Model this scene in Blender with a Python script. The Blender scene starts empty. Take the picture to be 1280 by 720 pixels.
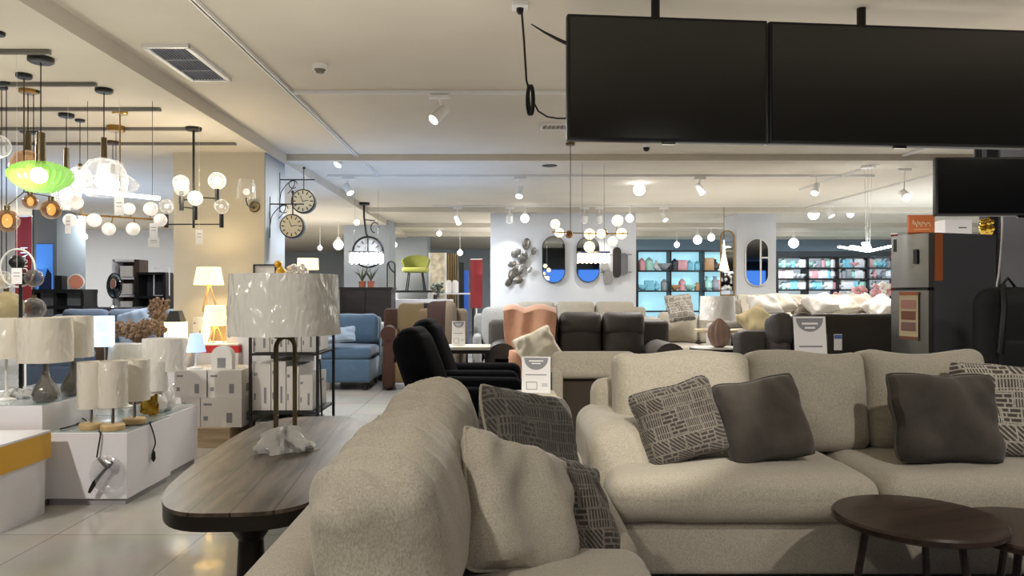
import bpy, math, random
from mathutils import Vector, Matrix, Euler
random.seed(7)
PI = math.pi
sc = bpy.context.scene
COL = sc.collection

# ------------------------------------------------------------------ camera, world, exposure
F = 924.0; HX = 625.0; HY = 368.0; EYE = 1.3
cam_data = bpy.data.cameras.new('camera'); cam = bpy.data.objects.new('camera', cam_data); COL.objects.link(cam)
cam.location = (0, 0, EYE); cam.rotation_euler = (PI/2, 0, 0)
cam_data.sensor_width = 36; cam_data.lens = 36*F/1280
cam_data.shift_x = (640-HX)/1280; cam_data.shift_y = (HY-360)/1280
cam_data.clip_start = 0.05; cam_data.clip_end = 200
sc.camera = cam
world = bpy.data.worlds.new('world'); sc.world = world; world.use_nodes = True
world.node_tree.nodes['Background'].inputs[0].default_value = (1.0, 0.97, 0.93, 1)
world.node_tree.nodes['Background'].inputs[1].default_value = 0.55
sc.view_settings.view_transform = 'Standard'; sc.view_settings.look = 'None'
sc.view_settings.gamma = 1; sc.view_settings.use_curve_mapping = False
sc.view_settings.exposure = 0.0
LK = 1.25      # overall lamp strength

def lamp(kind, loc, power, color=(1, .93, .82), size=.1, target=None, cone=100, blend=.6, name='unseen_overhead_light', size_y=None):
    d = bpy.data.lights.new(name, kind); d.energy = power*LK; d.color = color
    if kind == 'AREA':
        d.size = size
        if size_y: d.shape = 'RECTANGLE'; d.size_y = size_y
    else: d.shadow_soft_size = size
    if kind == 'SPOT': d.spot_size = math.radians(cone); d.spot_blend = blend
    o = bpy.data.objects.new(name, d); COL.objects.link(o); o.location = loc
    if target is not None:
        o.rotation_euler = (Vector(target)-Vector(loc)).to_track_quat('-Z', 'Y').to_euler()
    return o
# unseen area lamps under the ceiling, added as general fill over the floor
WARM = (1, .94, .85); NEUT = (1, .97, .93); COOL = (.82, .91, 1)
for (x, y, p, c, s) in [(-1.2, -1.2, 26, WARM, .6), (2.6, -.6, 26, WARM, .6), (4.6, 3.4, 14, WARM, .6), (-5.2, 2.2, 90, NEUT, .6)]:
    lamp('AREA', (x, y, 2.86), p, c, s, (x, y, 0))
for (x, y, p, c) in [(-5.6, 6.2, 90, NEUT), (-4.6, 10.5, 90, NEUT), (-7.5, 14, 45, COOL), (-1.3, 8.2, 70, NEUT), (-1.2, 12.5, 90, COOL),
                     (2.2, 9.2, 75, NEUT), (5.2, 11.2, 90, NEUT), (8.5, 9, 70, NEUT), (1.5, 14.4, 85, NEUT), (6.5, 16.5, 130, COOL),
                     (-3.6, 17.5, 110, WARM), (2.5, 19.5, 140, COOL), (10.5, 15.5, 130, COOL), (9.5, 19, 120, COOL), (-9, 19, 100, NEUT), (-9.6, 14.8, 50, NEUT)]:
    lamp('AREA', (x, y, 2.78), p, c, .5, (x, y, 0))
# unseen track spots aimed at the sofas, then at the lamps
lamp('SPOT', (.6, 1.2, 2.8), 260, (1, .95, .84), .03, (.58, 3.95, .62), 26, .35)
lamp('SPOT', (2.2, 1.0, 2.8), 130, (1, .95, .86), .05, (1.9, 3.6, .6), 62, .9)
lamp('SPOT', (-1.2, .2, 2.8), 110, (1, .95, .86), .05, (-.5, 2.2, .9), 55, .9)
lamp('SPOT', (-2.2, 1.4, 2.75), 190, (1, .96, .9), .05, (-1.17, 4.0, 1.32), 24, .6)  # extra spot added to brighten the big wrapped shade
lamp('SPOT', (-3.4, 1.6, 2.7), 230, (1, .95, .88), .05, (-2.9, 4.8, .6), 60, .9)  # unseen spot brightening the row of cream shades
# ceiling fill: unseen upward area lamps added to brighten and tint the ceiling
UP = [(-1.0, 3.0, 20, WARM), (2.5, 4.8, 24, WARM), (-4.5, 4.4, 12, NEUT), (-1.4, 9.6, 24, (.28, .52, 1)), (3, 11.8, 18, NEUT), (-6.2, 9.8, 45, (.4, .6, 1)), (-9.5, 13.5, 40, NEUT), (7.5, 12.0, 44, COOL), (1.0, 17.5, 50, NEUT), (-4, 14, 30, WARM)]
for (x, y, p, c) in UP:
    lamp('AREA', (x, y, 1.75), p, c, 3.0, (x, y, 3), name='ceiling_fill_light')

# ------------------------------------------------------------------ materials
def rgb(h):
    h = h.lstrip('#'); v = [int(h[i:i+2], 16)/255 for i in (0, 2, 4)]
    return tuple((c/12.92 if c <= .04045 else ((c+.055)/1.055)**2.4) for c in v)
MC = {}
def mat(name, col, rough=.6, metal=0, bump=0, bscale=40, var=0, vscale=8, coat=0, trans=0, emit=0, ecol=None, alpha=1, sheen=0, ior=1.45):
    if name in MC: return MC[name]
    if isinstance(col, str): col = rgb(col)
    m = bpy.data.materials.new(name); m.use_nodes = True; nt = m.node_tree; N = nt.nodes; L = nt.links
    b = N['Principled BSDF']; I = b.inputs
    I['Base Color'].default_value = (*col, 1); I['Roughness'].default_value = rough; I['Metallic'].default_value = metal
    I['Coat Weight'].default_value = coat; I['Transmission Weight'].default_value = trans; I['Alpha'].default_value = alpha; I['IOR'].default_value = ior
    I['Sheen Weight'].default_value = sheen
    if emit:
        I['Emission Color'].default_value = (*(ecol if ecol else col), 1); I['Emission Strength'].default_value = emit
    tc = N.new('ShaderNodeTexCoord')
    if var:
        n = N.new('ShaderNodeTexNoise'); n.inputs['Scale'].default_value = vscale; n.inputs['Detail'].default_value = 6
        L.new(tc.outputs['Object'], n.inputs['Vector'])
        r = N.new('ShaderNodeValToRGB'); r.color_ramp.elements[0].position = .3; r.color_ramp.elements[1].position = .7
        r.color_ramp.elements[0].color = (*[max(0, c*(1-var)) for c in col], 1); r.color_ramp.elements[1].color = (*[min(1, c*(1+var)) for c in col], 1)
        L.new(n.outputs['Fac'], r.inputs['Fac']); L.new(r.outputs['Color'], I['Base Color'])
    if bump:
        n = N.new('ShaderNodeTexNoise'); n.inputs['Scale'].default_value = bscale; n.inputs['Detail'].default_value = 5
        L.new(tc.outputs['Object'], n.inputs['Vector'])
        bp = N.new('ShaderNodeBump'); bp.inputs['Strength'].default_value = bump; bp.inputs['Distance'].default_value = .01
        L.new(n.outputs['Fac'], bp.inputs['Height']); L.new(bp.outputs['Normal'], I['Normal'])
    MC[name] = m; return m

def fabric(name, c1, c2, scale=220, bump=.5):
    """heathered upholstery: fine speckle between two yarn colours over a soft large variation"""
    if name in MC: return MC[name]
    m = mat(name, c1, .95, sheen=.25); nt = m.node_tree; N = nt.nodes; L = nt.links; b = N['Principled BSDF']
    tc = N.new('ShaderNodeTexCoord'); mp = N.new('ShaderNodeMapping'); mp.inputs['Scale'].default_value = (1, 1, .55)
    L.new(tc.outputs['Object'], mp.inputs['Vector'])
    n = N.new('ShaderNodeTexNoise'); n.inputs['Scale'].default_value = scale; n.inputs['Detail'].default_value = 4; n.inputs['Roughness'].default_value = .8
    L.new(mp.outputs[0], n.inputs['Vector'])
    r = N.new('ShaderNodeValToRGB'); r.color_ramp.elements[0].position = .36; r.color_ramp.elements[1].position = .62
    r.color_ramp.elements[0].color = (*rgb(c1), 1); r.color_ramp.elements[1].color = (*rgb(c2), 1)
    L.new(n.outputs['Fac'], r.inputs['Fac']); L.new(r.outputs['Color'], b.inputs['Base Color'])
    n2 = N.new('ShaderNodeTexNoise'); n2.inputs['Scale'].default_value = 9; n2.inputs['Detail'].default_value = 3
    L.new(tc.outputs['Object'], n2.inputs['Vector'])
    a = N.new('ShaderNodeMath'); a.operation = 'MULTIPLY_ADD'; a.inputs[1].default_value = .05
    L.new(n.outputs['Fac'], a.inputs[0]); L.new(n2.outputs['Fac'], a.inputs[2])
    bp = N.new('ShaderNodeBump'); bp.inputs['Strength'].default_value = bump; bp.inputs['Distance'].default_value = .02
    L.new(a.outputs[0], bp.inputs['Height']); L.new(bp.outputs['Normal'], b.inputs['Normal'])
    return m

def wood(name, c1, c2, axis=1, scale=3, rough=.45, stretch=12):
    if name in MC: return MC[name]
    m = mat(name, c1, rough); nt = m.node_tree; N = nt.nodes; L = nt.links; b = N['Principled BSDF']
    tc = N.new('ShaderNodeTexCoord'); mp = N.new('ShaderNodeMapping'); s = [stretch]*3; s[axis] = 1; mp.inputs['Scale'].default_value = s
    L.new(tc.outputs['Object'], mp.inputs['Vector'])
    n = N.new('ShaderNodeTexNoise'); n.inputs['Scale'].default_value = scale; n.inputs['Detail'].default_value = 8; n.inputs['Distortion'].default_value = .6
    L.new(mp.outputs[0], n.inputs['Vector'])
    r = N.new('ShaderNodeValToRGB'); r.color_ramp.elements[0].position = .35; r.color_ramp.elements[1].position = .65
    r.color_ramp.elements[0].color = (*rgb(c1), 1); r.color_ramp.elements[1].color = (*rgb(c2), 1)
    L.new(n.outputs['Fac'], r.inputs['Fac']); L.new(r.outputs['Color'], b.inputs['Base Color'])
    bp = N.new('ShaderNodeBump'); bp.inputs['Strength'].default_value = .15; bp.inputs['Distance'].default_value = .005
    L.new(n.outputs['Fac'], bp.inputs['Height']); L.new(bp.outputs['Normal'], b.inputs['Normal'])
    return m

def tribal(name, dark, light, k=1.0):
    """block-print cushion cloth: rows of cells, each cell filled with its own bars or zigzags"""
    if name in MC: return MC[name]
    m = mat(name, dark, .95, sheen=.2); nt = m.node_tree; N = nt.nodes; L = nt.links; b = N['Principled BSDF']
    tc = N.new('ShaderNodeTexCoord')
    def brick(scale, w, h, mortar, off=.5, rot=0):
        mp = N.new('ShaderNodeMapping'); mp.inputs['Rotation'].default_value = (0, 0, rot); L.new(tc.outputs['Object'], mp.inputs['Vector'])
        t = N.new('ShaderNodeTexBrick'); t.inputs['Scale'].default_value = scale*k; t.inputs['Brick Width'].default_value = w; t.inputs['Row Height'].default_value = h
        t.inputs['Mortar Size'].default_value = mortar; t.inputs['Mortar Smooth'].default_value = .1; t.offset = off
        t.inputs['Color1'].default_value = (0, 0, 0, 1); t.inputs['Color2'].default_value = (1, 1, 1, 1); t.inputs['Mortar'].default_value = (1, 1, 1, 1)
        L.new(mp.outputs[0], t.inputs['Vector']); return t
    big = brick(11, .8, .7, .04, .37); bars = brick(40, .4, 1.5, .1, .0); bars2 = brick(30, 1.3, .55, .1, .3)
    zig = N.new('ShaderNodeTexWave'); zig.inputs['Scale'].default_value = 28*k; zig.bands_direction = 'DIAGONAL'; zig.wave_profile = 'TRI'; L.new(tc.outputs['Object'], zig.inputs['Vector'])
    def math_(op, a, bb):
        q = N.new('ShaderNodeMath'); q.operation = op
        for i, v in enumerate((a, bb)):
            if isinstance(v, (int, float)): q.inputs[i].default_value = v
            else: L.new(v, q.inputs[i])
        return q.outputs[0]
    pick = big.outputs['Color']
    sepa = N.new('ShaderNodeSeparateColor'); L.new(pick, sepa.inputs[0]); pk = sepa.outputs[0]
    a = math_('MULTIPLY', bars.outputs['Fac'], math_('LESS_THAN', pk, .34))
    c = math_('MULTIPLY', bars2.outputs['Fac'], math_('MULTIPLY', math_('GREATER_THAN', pk, .34), math_('LESS_THAN', pk, .68)))
    z = math_('MULTIPLY', math_('GREATER_THAN', zig.outputs['Fac'], .62), math_('GREATER_THAN', pk, .68))
    f = math_('MAXIMUM', math_('MAXIMUM', a, c), math_('MAXIMUM', z, big.outputs['Fac']))
    ns = N.new('ShaderNodeTexNoise'); ns.inputs['Scale'].default_value = 90; L.new(tc.outputs['Object'], ns.inputs['Vector'])
    f = math_('MULTIPLY', f, math_('ADD', ns.outputs['Fac'], .1))
    mx = N.new('ShaderNodeMix'); mx.data_type = 'RGBA'; L.new(f, mx.inputs['Factor']); mx.inputs['A'].default_value = (*rgb(dark), 1); mx.inputs['B'].default_value = (*rgb(light), 1)
    L.new(mx.outputs['Result'], b.inputs['Base Color'])
    return m

def stripes(name, cols, width):
    """upright panels of different cloth across the width of a seat"""
    if name in MC: return MC[name]
    m = mat(name, cols[0], .85, bump=.2, bscale=60); nt = m.node_tree; N = nt.nodes; L = nt.links; b = N['Principled BSDF']
    tc = N.new('ShaderNodeTexCoord'); sp = N.new('ShaderNodeSeparateXYZ'); L.new(tc.outputs['Object'], sp.inputs[0])
    mr = N.new('ShaderNodeMapRange'); mr.inputs['From Min'].default_value = -width/2; mr.inputs['From Max'].default_value = width/2; L.new(sp.outputs[0], mr.inputs[0])
    r = N.new('ShaderNodeValToRGB'); r.color_ramp.interpolation = 'CONSTANT'
    e = r.color_ramp.elements
    while len(e) < len(cols): e.new(.5)
    for i, c in enumerate(cols): e[i].position = i/len(cols); e[i].color = (*rgb(c), 1)
    L.new(mr.outputs[0], r.inputs[0]); L.new(r.outputs[0], b.inputs['Base Color'])
    return m

def wrap_mat(name, col, emit=0):
    """lamp shade cloth under crinkled clear film"""
    if name in MC: return MC[name]
    m = mat(name, col, .7, emit=emit); nt = m.node_tree; N = nt.nodes; L = nt.links; b = N['Principled BSDF']
    b.inputs['Coat Weight'].default_value = 1; b.inputs['Coat Roughness'].default_value = .14; b.inputs['Coat IOR'].default_value = 1.7
    tc = N.new('ShaderNodeTexCoord'); mp = N.new('ShaderNodeMapping'); mp.inputs['Scale'].default_value = (1, 1, .4); L.new(tc.outputs['Object'], mp.inputs['Vector'])
    n = N.new('ShaderNodeTexNoise'); n.inputs['Scale'].default_value = 16; n.inputs['Detail'].default_value = 2; n.inputs['Distortion'].default_value = .5; L.new(mp.outputs[0], n.inputs['Vector'])
    for k, (sk, st, ds) in enumerate((('Coat Normal', 1, .05), ('Normal', .6, .02))):
        bp = N.new('ShaderNodeBump'); bp.inputs['Strength'].default_value = st; bp.inputs['Distance'].default_value = ds
        L.new(n.outputs['Fac'], bp.inputs['Height']); L.new(bp.outputs['Normal'], b.inputs[sk])
    MC[name] = m; return m

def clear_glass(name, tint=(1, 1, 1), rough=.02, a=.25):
    """thin-walled glass: mostly see-through, rim brightness mixed in as white diffuse"""
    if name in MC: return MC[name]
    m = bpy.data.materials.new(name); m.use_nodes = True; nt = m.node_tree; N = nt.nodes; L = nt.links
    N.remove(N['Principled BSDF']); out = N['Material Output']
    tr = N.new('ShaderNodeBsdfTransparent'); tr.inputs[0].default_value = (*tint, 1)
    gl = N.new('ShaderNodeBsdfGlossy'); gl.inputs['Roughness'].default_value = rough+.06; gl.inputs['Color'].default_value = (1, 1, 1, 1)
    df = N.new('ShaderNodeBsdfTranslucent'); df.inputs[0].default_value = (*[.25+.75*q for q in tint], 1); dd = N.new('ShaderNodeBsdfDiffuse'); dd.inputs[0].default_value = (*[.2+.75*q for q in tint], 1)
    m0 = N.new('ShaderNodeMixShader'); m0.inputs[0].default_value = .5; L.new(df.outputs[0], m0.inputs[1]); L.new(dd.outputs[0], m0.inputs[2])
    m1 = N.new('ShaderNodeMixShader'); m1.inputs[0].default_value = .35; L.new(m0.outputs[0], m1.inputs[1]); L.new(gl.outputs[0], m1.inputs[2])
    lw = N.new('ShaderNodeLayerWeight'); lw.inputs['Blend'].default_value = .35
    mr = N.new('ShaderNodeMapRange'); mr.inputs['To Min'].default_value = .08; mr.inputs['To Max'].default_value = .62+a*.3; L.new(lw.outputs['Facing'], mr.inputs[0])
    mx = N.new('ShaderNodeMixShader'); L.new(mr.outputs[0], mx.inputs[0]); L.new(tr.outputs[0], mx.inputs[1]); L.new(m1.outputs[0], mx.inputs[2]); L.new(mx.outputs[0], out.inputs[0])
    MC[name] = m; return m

BEIGE = fabric('beige_chenille', '#938b7c', '#b7afa0', 230); BEIGE_L = fabric('cream_chenille', '#9c9485', '#beb6a6', 230)
CHAR = mat('charcoal_velvet', '#423c36', .9, bump=.6, bscale=11, var=.28, vscale=7, sheen=.15)
TRIB_D = tribal('dark_block_print', '#38332f', '#8a8278'); TRIB_L = tribal('light_block_print', '#4a4540', '#d2cabb', .8)
TRIB_G = tribal('grey_block_print', '#3f3c38', '#77726a', .9)
LEATHER = mat('dark_grey_leather', '#4a4541', .6, bump=.25, bscale=14, var=.12); LEATHER2 = mat('brown_grey_leather', '#3a342d', .55, bump=.25, bscale=14)
BLACKLEA = mat('black_upholstery', '#07070a', .95, bump=.2, bscale=15)
BLUEFAB = fabric('slate_blue_fabric', '#384d63', '#4c647b'); GREYFAB = fabric('pale_grey_fabric', '#8e9294', '#b3b5b4')
BLACKLEA.node_tree.nodes['Principled BSDF'].inputs['Specular IOR Level'].default_value = .12
DARKWOOD = wood('dark_stained_wood', '#241a16', '#3a2b25', 0, 2.5, .3); BLACKWOOD = wood('black_brown_wood', '#151011', '#251c1c', 0)
PALEWOOD = wood('pale_wood', '#b08d5c', '#cfae7c', 2); BOARD = wood('birch_board', '#a89377', '#c4af92', 0)
WHITE = mat('white_laminate', '#e4e2e6', .35); WHITEM = mat('white_painted_metal', '#e8e6e2', .4); BLACKM = mat('black_metal', '#141414', .45)
BRASS = mat('brass', '#9c7c45', .3, 1); BRASSD = mat('aged_brass', '#6d6048', .35, .8); CHROME = mat('chrome', '#b8b8b8', .12, 1); STEEL = mat('brushed_steel', '#8f8d88', .32, .85, bump=.03, bscale=200)
CARTON = mat('white_carton', '#dedad6', .6, bump=.05); KRAFT = mat('kraft_carton', '#b39a72', .75, bump=.05); INK = mat('black_print', '#222222', .6); GREYINK = mat('grey_print', '#8a8a90', .6); REDINK = mat('red_print', '#c02a2a', .6)
PAPER = mat('white_card', '#eceaea', .6); REDCLOTH = mat('red_banner_cloth', '#7e2226', .7, bump=.1, bscale=5); WHITETXT = mat('white_print', '#f0eded', .6)
SHADEW = wrap_mat('wrapped_cream_shade', '#ded7c8'); SHADEL = wrap_mat('wrapped_white_shade', '#e8e5df'); SHADEB = mat('lit_blue_white_shade', '#d6e8f5', .8, emit=.75, ecol=(.8, .92, 1)); SHADEG = wrap_mat('wrapped_grey_shade', '#cfccc2')
LITSHADE = mat('lit_yellow_shade', '#f2dfa8', .8, emit=1.1, ecol=(1, .86, .5)); PLAST = mat('milky_plastic_film', '#d8d8d6', .2, bump=1, bscale=18, coat=1, alpha=.72)
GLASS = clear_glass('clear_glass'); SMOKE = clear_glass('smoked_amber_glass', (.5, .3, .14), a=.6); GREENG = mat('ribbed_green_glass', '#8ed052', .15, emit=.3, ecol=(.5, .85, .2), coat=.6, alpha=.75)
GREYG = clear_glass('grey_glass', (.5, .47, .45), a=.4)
BULB = mat('lit_bulb', '#ffffff', .5, emit=14, ecol=(1, .93, .78)); BULBC = mat('lit_white_lamp', '#ffffff', .5, emit=9, ecol=(.96, .98, 1)); OPAL = mat('opal_globe', '#efe6dc', .3, emit=.35, ecol=(1, .93, .86)); OPALLIT = mat('warm_lit_globe', '#fff2d0', .3, emit=1.9, ecol=(1, .8, .42))
CREAMPAINT = mat('cream_paint', '#c2bcac', .8, bump=.05, bscale=20); GREYPAINT = mat('grey_paint', '#a6acb2', .85, bump=.04, bscale=20); WHITEPAINT = mat('white_paint', '#d6d8dc', .85, bump=.04); CEILP = mat('ceiling_paint', '#cdc5b6', .9, bump=.06, bscale=3, var=.05, vscale=1.2)
MIRROR = mat('mirror_glass', '#b8c0c8', .02, 1); GLOSSBLK = mat('glossy_screen', '#07080a', .12, coat=1); TERRA = mat('terracotta', '#a5634a', .7); LEAF = mat('green_leaf', '#4d6a3a', .6); LEAFD = mat('dusky_leaf', '#56584a', .7)
PEACH = mat('peach_fleece', '#d2a084', .95, bump=.5, bscale=25, sheen=.5, var=.08); IVORY = fabric('ivory_cloth', '#d2c8b2', '#e2dac8'); CABLE = mat('black_cable', '#101010', .5); TEAL = mat('lit_teal_panel', '#8fd0e0', .5, emit=.75, ecol=(.45, .8, .95)); ORANGE = mat('orange_card', '#c06a3a', .6); LIME = fabric('lime_fabric', '#747a38', '#94984c')
YELLOW = mat('yellow_laminate', '#d9a520', .4); PURPLEG = mat('dark_grey_metal', '#54555b', .5, 0)

# ------------------------------------------------------------------ mesh builder
class MB:
    def __init__(s): s.v = []; s.f = []
    def add(s, vs, fs, M=None):
        n = len(s.v)
        s.v += [tuple(M @ Vector(p)) if M is not None else tuple(p) for p in vs]
        s.f += [tuple(i+n for i in f) for f in fs]; return s
    def box(s, c, d, rot=None, bev=0):
        if bev > 0: return s.rbox(c, d, bev, 1, rot=rot)
        h = [q/2 for q in d]
        vs = [(x*h[0], y*h[1], z*h[2]) for x in (-1, 1) for y in (-1, 1) for z in (-1, 1)]
        fs = [(0, 1, 3, 2), (4, 6, 7, 5), (0, 4, 5, 1), (2, 3, 7, 6), (0, 2, 6, 4), (1, 5, 7, 3)]
        return s.add(vs, fs, X(c, rot))
    def rbox(s, c, d, r, seg=3, inner=1, rot=None, fn=None):
        """rounded box; fn(p, half)->p shapes it further (crowning, creases)"""
        h = [q/2 for q in d]; r = min(r, *[q*.999 for q in h])
        ax = []
        for a in range(3):
            L_ = [-h[a]+r*(1-math.cos(i*PI/2/seg))*1.0 for i in range(seg)]
            core = [-h[a]+r+(2*h[a]-2*r)*i/inner for i in range(inner+1)]
            ax.append(L_+core+[-q for q in reversed(L_)])
        idx = {}; vs = []; fs = []
        def vert(p):
            k = tuple(round(q, 6) for q in p)
            if k in idx: return idx[k]
            q = Vector(p); ctr = Vector([max(-(h[a]-r), min(h[a]-r, q[a])) for a in range(3)]); dr = q-ctr
            if dr.length > 1e-9: q = ctr+dr.normalized()*r
            if fn: q = Vector(fn(q, h))
            idx[k] = len(vs); vs.append(q); return idx[k]
        for a in range(3):
            b, c2 = (a+1) % 3, (a+2) % 3
            for sgn in (-1, 1):
                for i in range(len(ax[b])-1):
                    for j in range(len(ax[c2])-1):
                        q = []
                        for (ii, jj) in ((i, j), (i+1, j), (i+1, j+1), (i, j+1)):
                            p = [0, 0, 0]; p[a] = sgn*h[a]; p[b] = ax[b][ii]; p[c2] = ax[c2][jj]; q.append(vert(p))
                        if len(set(q)) == 4: fs.append(tuple(q if sgn > 0 else q[::-1]))
        return s.add(vs, fs, X(c, rot))
    def lathe(s, c, prof, n=24, rot=None, cap=True, ribs=0, ribd=0, sx=1, sy=1):
        vs = []; fs = []
        for (r, z) in prof:
            for k in range(n):
                a = 2*PI*k/n; rr = r*(1+(ribd*math.cos(ribs*a) if ribs else 0)); vs.append((rr*math.cos(a)*sx, rr*math.sin(a)*sy, z))
        m = len(prof)
        for i in range(m-1):
            for k in range(n):
                k2 = (k+1) % n; fs.append((i*n+k, i*n+k2, (i+1)*n+k2, (i+1)*n+k))
        if cap:
            if prof[0][0] > 1e-5: fs.append(tuple(reversed(range(n))))
            if prof[-1][0] > 1e-5: fs.append(tuple((m-1)*n+k for k in range(n)))
        return s.add(vs, fs, X(c, rot))
    def cyl(s, a, b, r, r2=None, n=12):
        a = Vector(a); b = Vector(b); d = b-a; L_ = d.length
        q = d.to_track_quat('Z', 'Y').to_matrix().to_4x4(); M = Matrix.Translation(a) @ q
        r2 = r if r2 is None else r2; vs = []
        for (rr, z) in ((r, 0), (r2, L_)):
            for k in range(n): t = 2*PI*k/n; vs.append((rr*math.cos(t), rr*math.sin(t), z))
        fs = [(k, (k+1) % n, n+(k+1) % n, n+k) for k in range(n)]+[tuple(reversed(range(n))), tuple(range(n, 2*n))]
        return s.add(vs, fs, M)
    def ball(s, c, r, n=16, m=10, sc=(1, 1, 1), rot=None):
        vs = [(0, 0, -r*sc[2])]
        for i in range(1, m):
            t = PI*i/m
            for k in range(n): a = 2*PI*k/n; vs.append((r*math.sin(t)*math.cos(a)*sc[0], r*math.sin(t)*math.sin(a)*sc[1], -r*math.cos(t)*sc[2]))
        vs.append((0, 0, r*sc[2])); fs = [(0, 1+(k+1) % n, 1+k) for k in range(n)]
        for i in range(m-2):
            for k in range(n): a0 = 1+i*n; fs.append((a0+k, a0+(k+1) % n, a0+n+(k+1) % n, a0+n+k))
        t0 = 1+(m-2)*n; last = len(vs)-1; fs += [(t0+k, t0+(k+1) % n, last) for k in range(n)]
        return s.add(vs, fs, X(c, rot))
    def tube(s, pts, r, n=8, closed=False):
        P_ = [Vector(p) for p in pts]; m = len(P_); vs = []; fs = []; up = Vector((0, 0, 1)); prev = None
        for i in range(m):
            if closed: t = P_[(i+1) % m]-P_[i-1]
            else: t = P_[min(i+1, m-1)]-P_[max(i-1, 0)]
            if t.length < 1e-9: t = Vector((0, 0, 1))
            t.normalize()
            if prev is None: u = t.orthogonal().normalized()
            else: u = (prev-t*prev.dot(t)); u = u.normalized() if u.length > 1e-6 else t.orthogonal().normalized()
            prev = u; w = t.cross(u); rr = r[i] if isinstance(r, (list, tuple)) else r
            for k in range(n): a = 2*PI*k/n; vs.append(P_[i]+(u*math.cos(a)+w*math.sin(a))*rr)
        for i in range(m if closed else m-1):
            for k in range(n):
                i2 = (i+1) % m; fs.append((i*n+k, i*n+(k+1) % n, i2*n+(k+1) % n, i2*n+k))
        if not closed: fs += [tuple(reversed(range(n))), tuple((m-1)*n+k for k in range(n))]
        return s.add(vs, fs)
    def prism(s, pts, z0, z1, M=None):
        n = len(pts); vs = [(x, y, z0) for x, y in pts]+[(x, y, z1) for x, y in pts]
        fs = [tuple(reversed(range(n))), tuple(range(n, 2*n))]+[(k, (k+1) % n, n+(k+1) % n, n+k) for k in range(n)]
        return s.add(vs, fs, M)
    def grid(s, fn, nu, nv, thick=0):
        vs = [Vector(fn(i/nu, j/nv)) for i in range(nu+1) for j in range(nv+1)]
        fs = [(i*(nv+1)+j, (i+1)*(nv+1)+j, (i+1)*(nv+1)+j+1, i*(nv+1)+j+1) for i in range(nu) for j in range(nv)]
        if thick:
            N_ = [Vector() for _ in vs]
            for f in fs:
                nn = (vs[f[1]]-vs[f[0]]).cross(vs[f[2]]-vs[f[0]])
                for q in f: N_[q] += nn
            m = len(vs); vs2 = [v-(N_[i].normalized()*thick if N_[i].length > 0 else Vector((0, 0, thick))) for i, v in enumerate(vs)]
            fs2 = [tuple(q+m for q in reversed(f)) for f in fs]; rim = []
            loop = [i*(nv+1) for i in range(nu+1)]+[nu*(nv+1)+j for j in range(1, nv+1)]+[i*(nv+1)+nv for i in range(nu-1, -1, -1)]+[j for j in range(nv-1, 0, -1)]
            for a, b in zip(loop, loop[1:]+loop[:1]): rim.append((b, a, a+m, b+m))
            vs += vs2; fs += fs2+rim
        return s.add(vs, fs)
def X(c, rot=None):
    M = Matrix.Translation(Vector(c))
    if rot is not None: M = M @ Euler(rot).to_matrix().to_4x4()
    return M

def mesh_of(name, mb, m, smooth=True, loc=None, crease=35):
    me = bpy.data.meshes.new(name); vs = mb.v
    if loc is not None: vs = [(x-loc[0], y-loc[1], z-loc[2]) for x, y, z in vs]
    me.from_pydata(vs, [], mb.f); me.update()
    if m: me.materials.append(m)
    if smooth:
        me.polygons.foreach_set('use_smooth', [True]*len(me.polygons))
        try: me.set_sharp_from_angle(angle=math.radians(crease))
        except Exception: pass
    o = bpy.data.objects.new(name, me); COL.objects.link(o); return o
def T(name, label, cat, loc=(0, 0, 0), rz=0, group=None, rot=None, scale=None):
    o = bpy.data.objects.new(name, None); COL.objects.link(o); o.location = loc; o.rotation_euler = rot if rot else (0, 0, rz)
    o.empty_display_size = .1
    if scale: o.scale = (scale,)*3
    o['label'] = label; o['category'] = cat
    if group: o['group'] = group
    return o
def P(name, mb, m, parent, smooth=True, label=None, world=False):
    o = mesh_of(name, mb, m, smooth, parent.location if world else None); o.parent = parent
    if label: o['label'] = label
    return o
def S(name, mb, m, label, cat, group=None, smooth=True, kind=None):
    """a thing that is one mesh, given in world coordinates; its origin goes to its base"""
    xs, ys, zs = zip(*mb.v); loc = ((min(xs)+max(xs))/2, (min(ys)+max(ys))/2, min(zs))
    o = mesh_of(name, mb, m, smooth, loc); o.location = loc
    if label: o['label'] = label; o['category'] = cat
    if group: o['group'] = group
    if kind: o['kind'] = kind
    return o
def ST(name, mb, m, smooth=False):
    o = mesh_of(name, mb, m, smooth); o['kind'] = 'structure'; return o
def clone(root, loc, rz=None, label=None, group=None, rot=None, scale=None):
    r = root.copy(); COL.objects.link(r); r.location = loc
    if rz is not None: r.rotation_euler = (0, 0, rz)
    if rot is not None: r.rotation_euler = rot
    if scale: r.scale = (scale,)*3
    if label: r['label'] = label
    if group: r['group'] = group
    def rec(a, b):
        for ch in a.children:
            if ch is r: continue
            c = ch.copy(); COL.objects.link(c); c.parent = b; rec(ch, c)
    rec(root, r); return r
def gx(px, d): return (px-HX)*d/F
def gz(py, d): return EYE-(py-HY)*d/F
def U(px, py, d): return Vector((gx(px, d), d, gz(py, d)))
CZ = 2.9; CZL = 2.79; STEPX = -2.44

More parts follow.
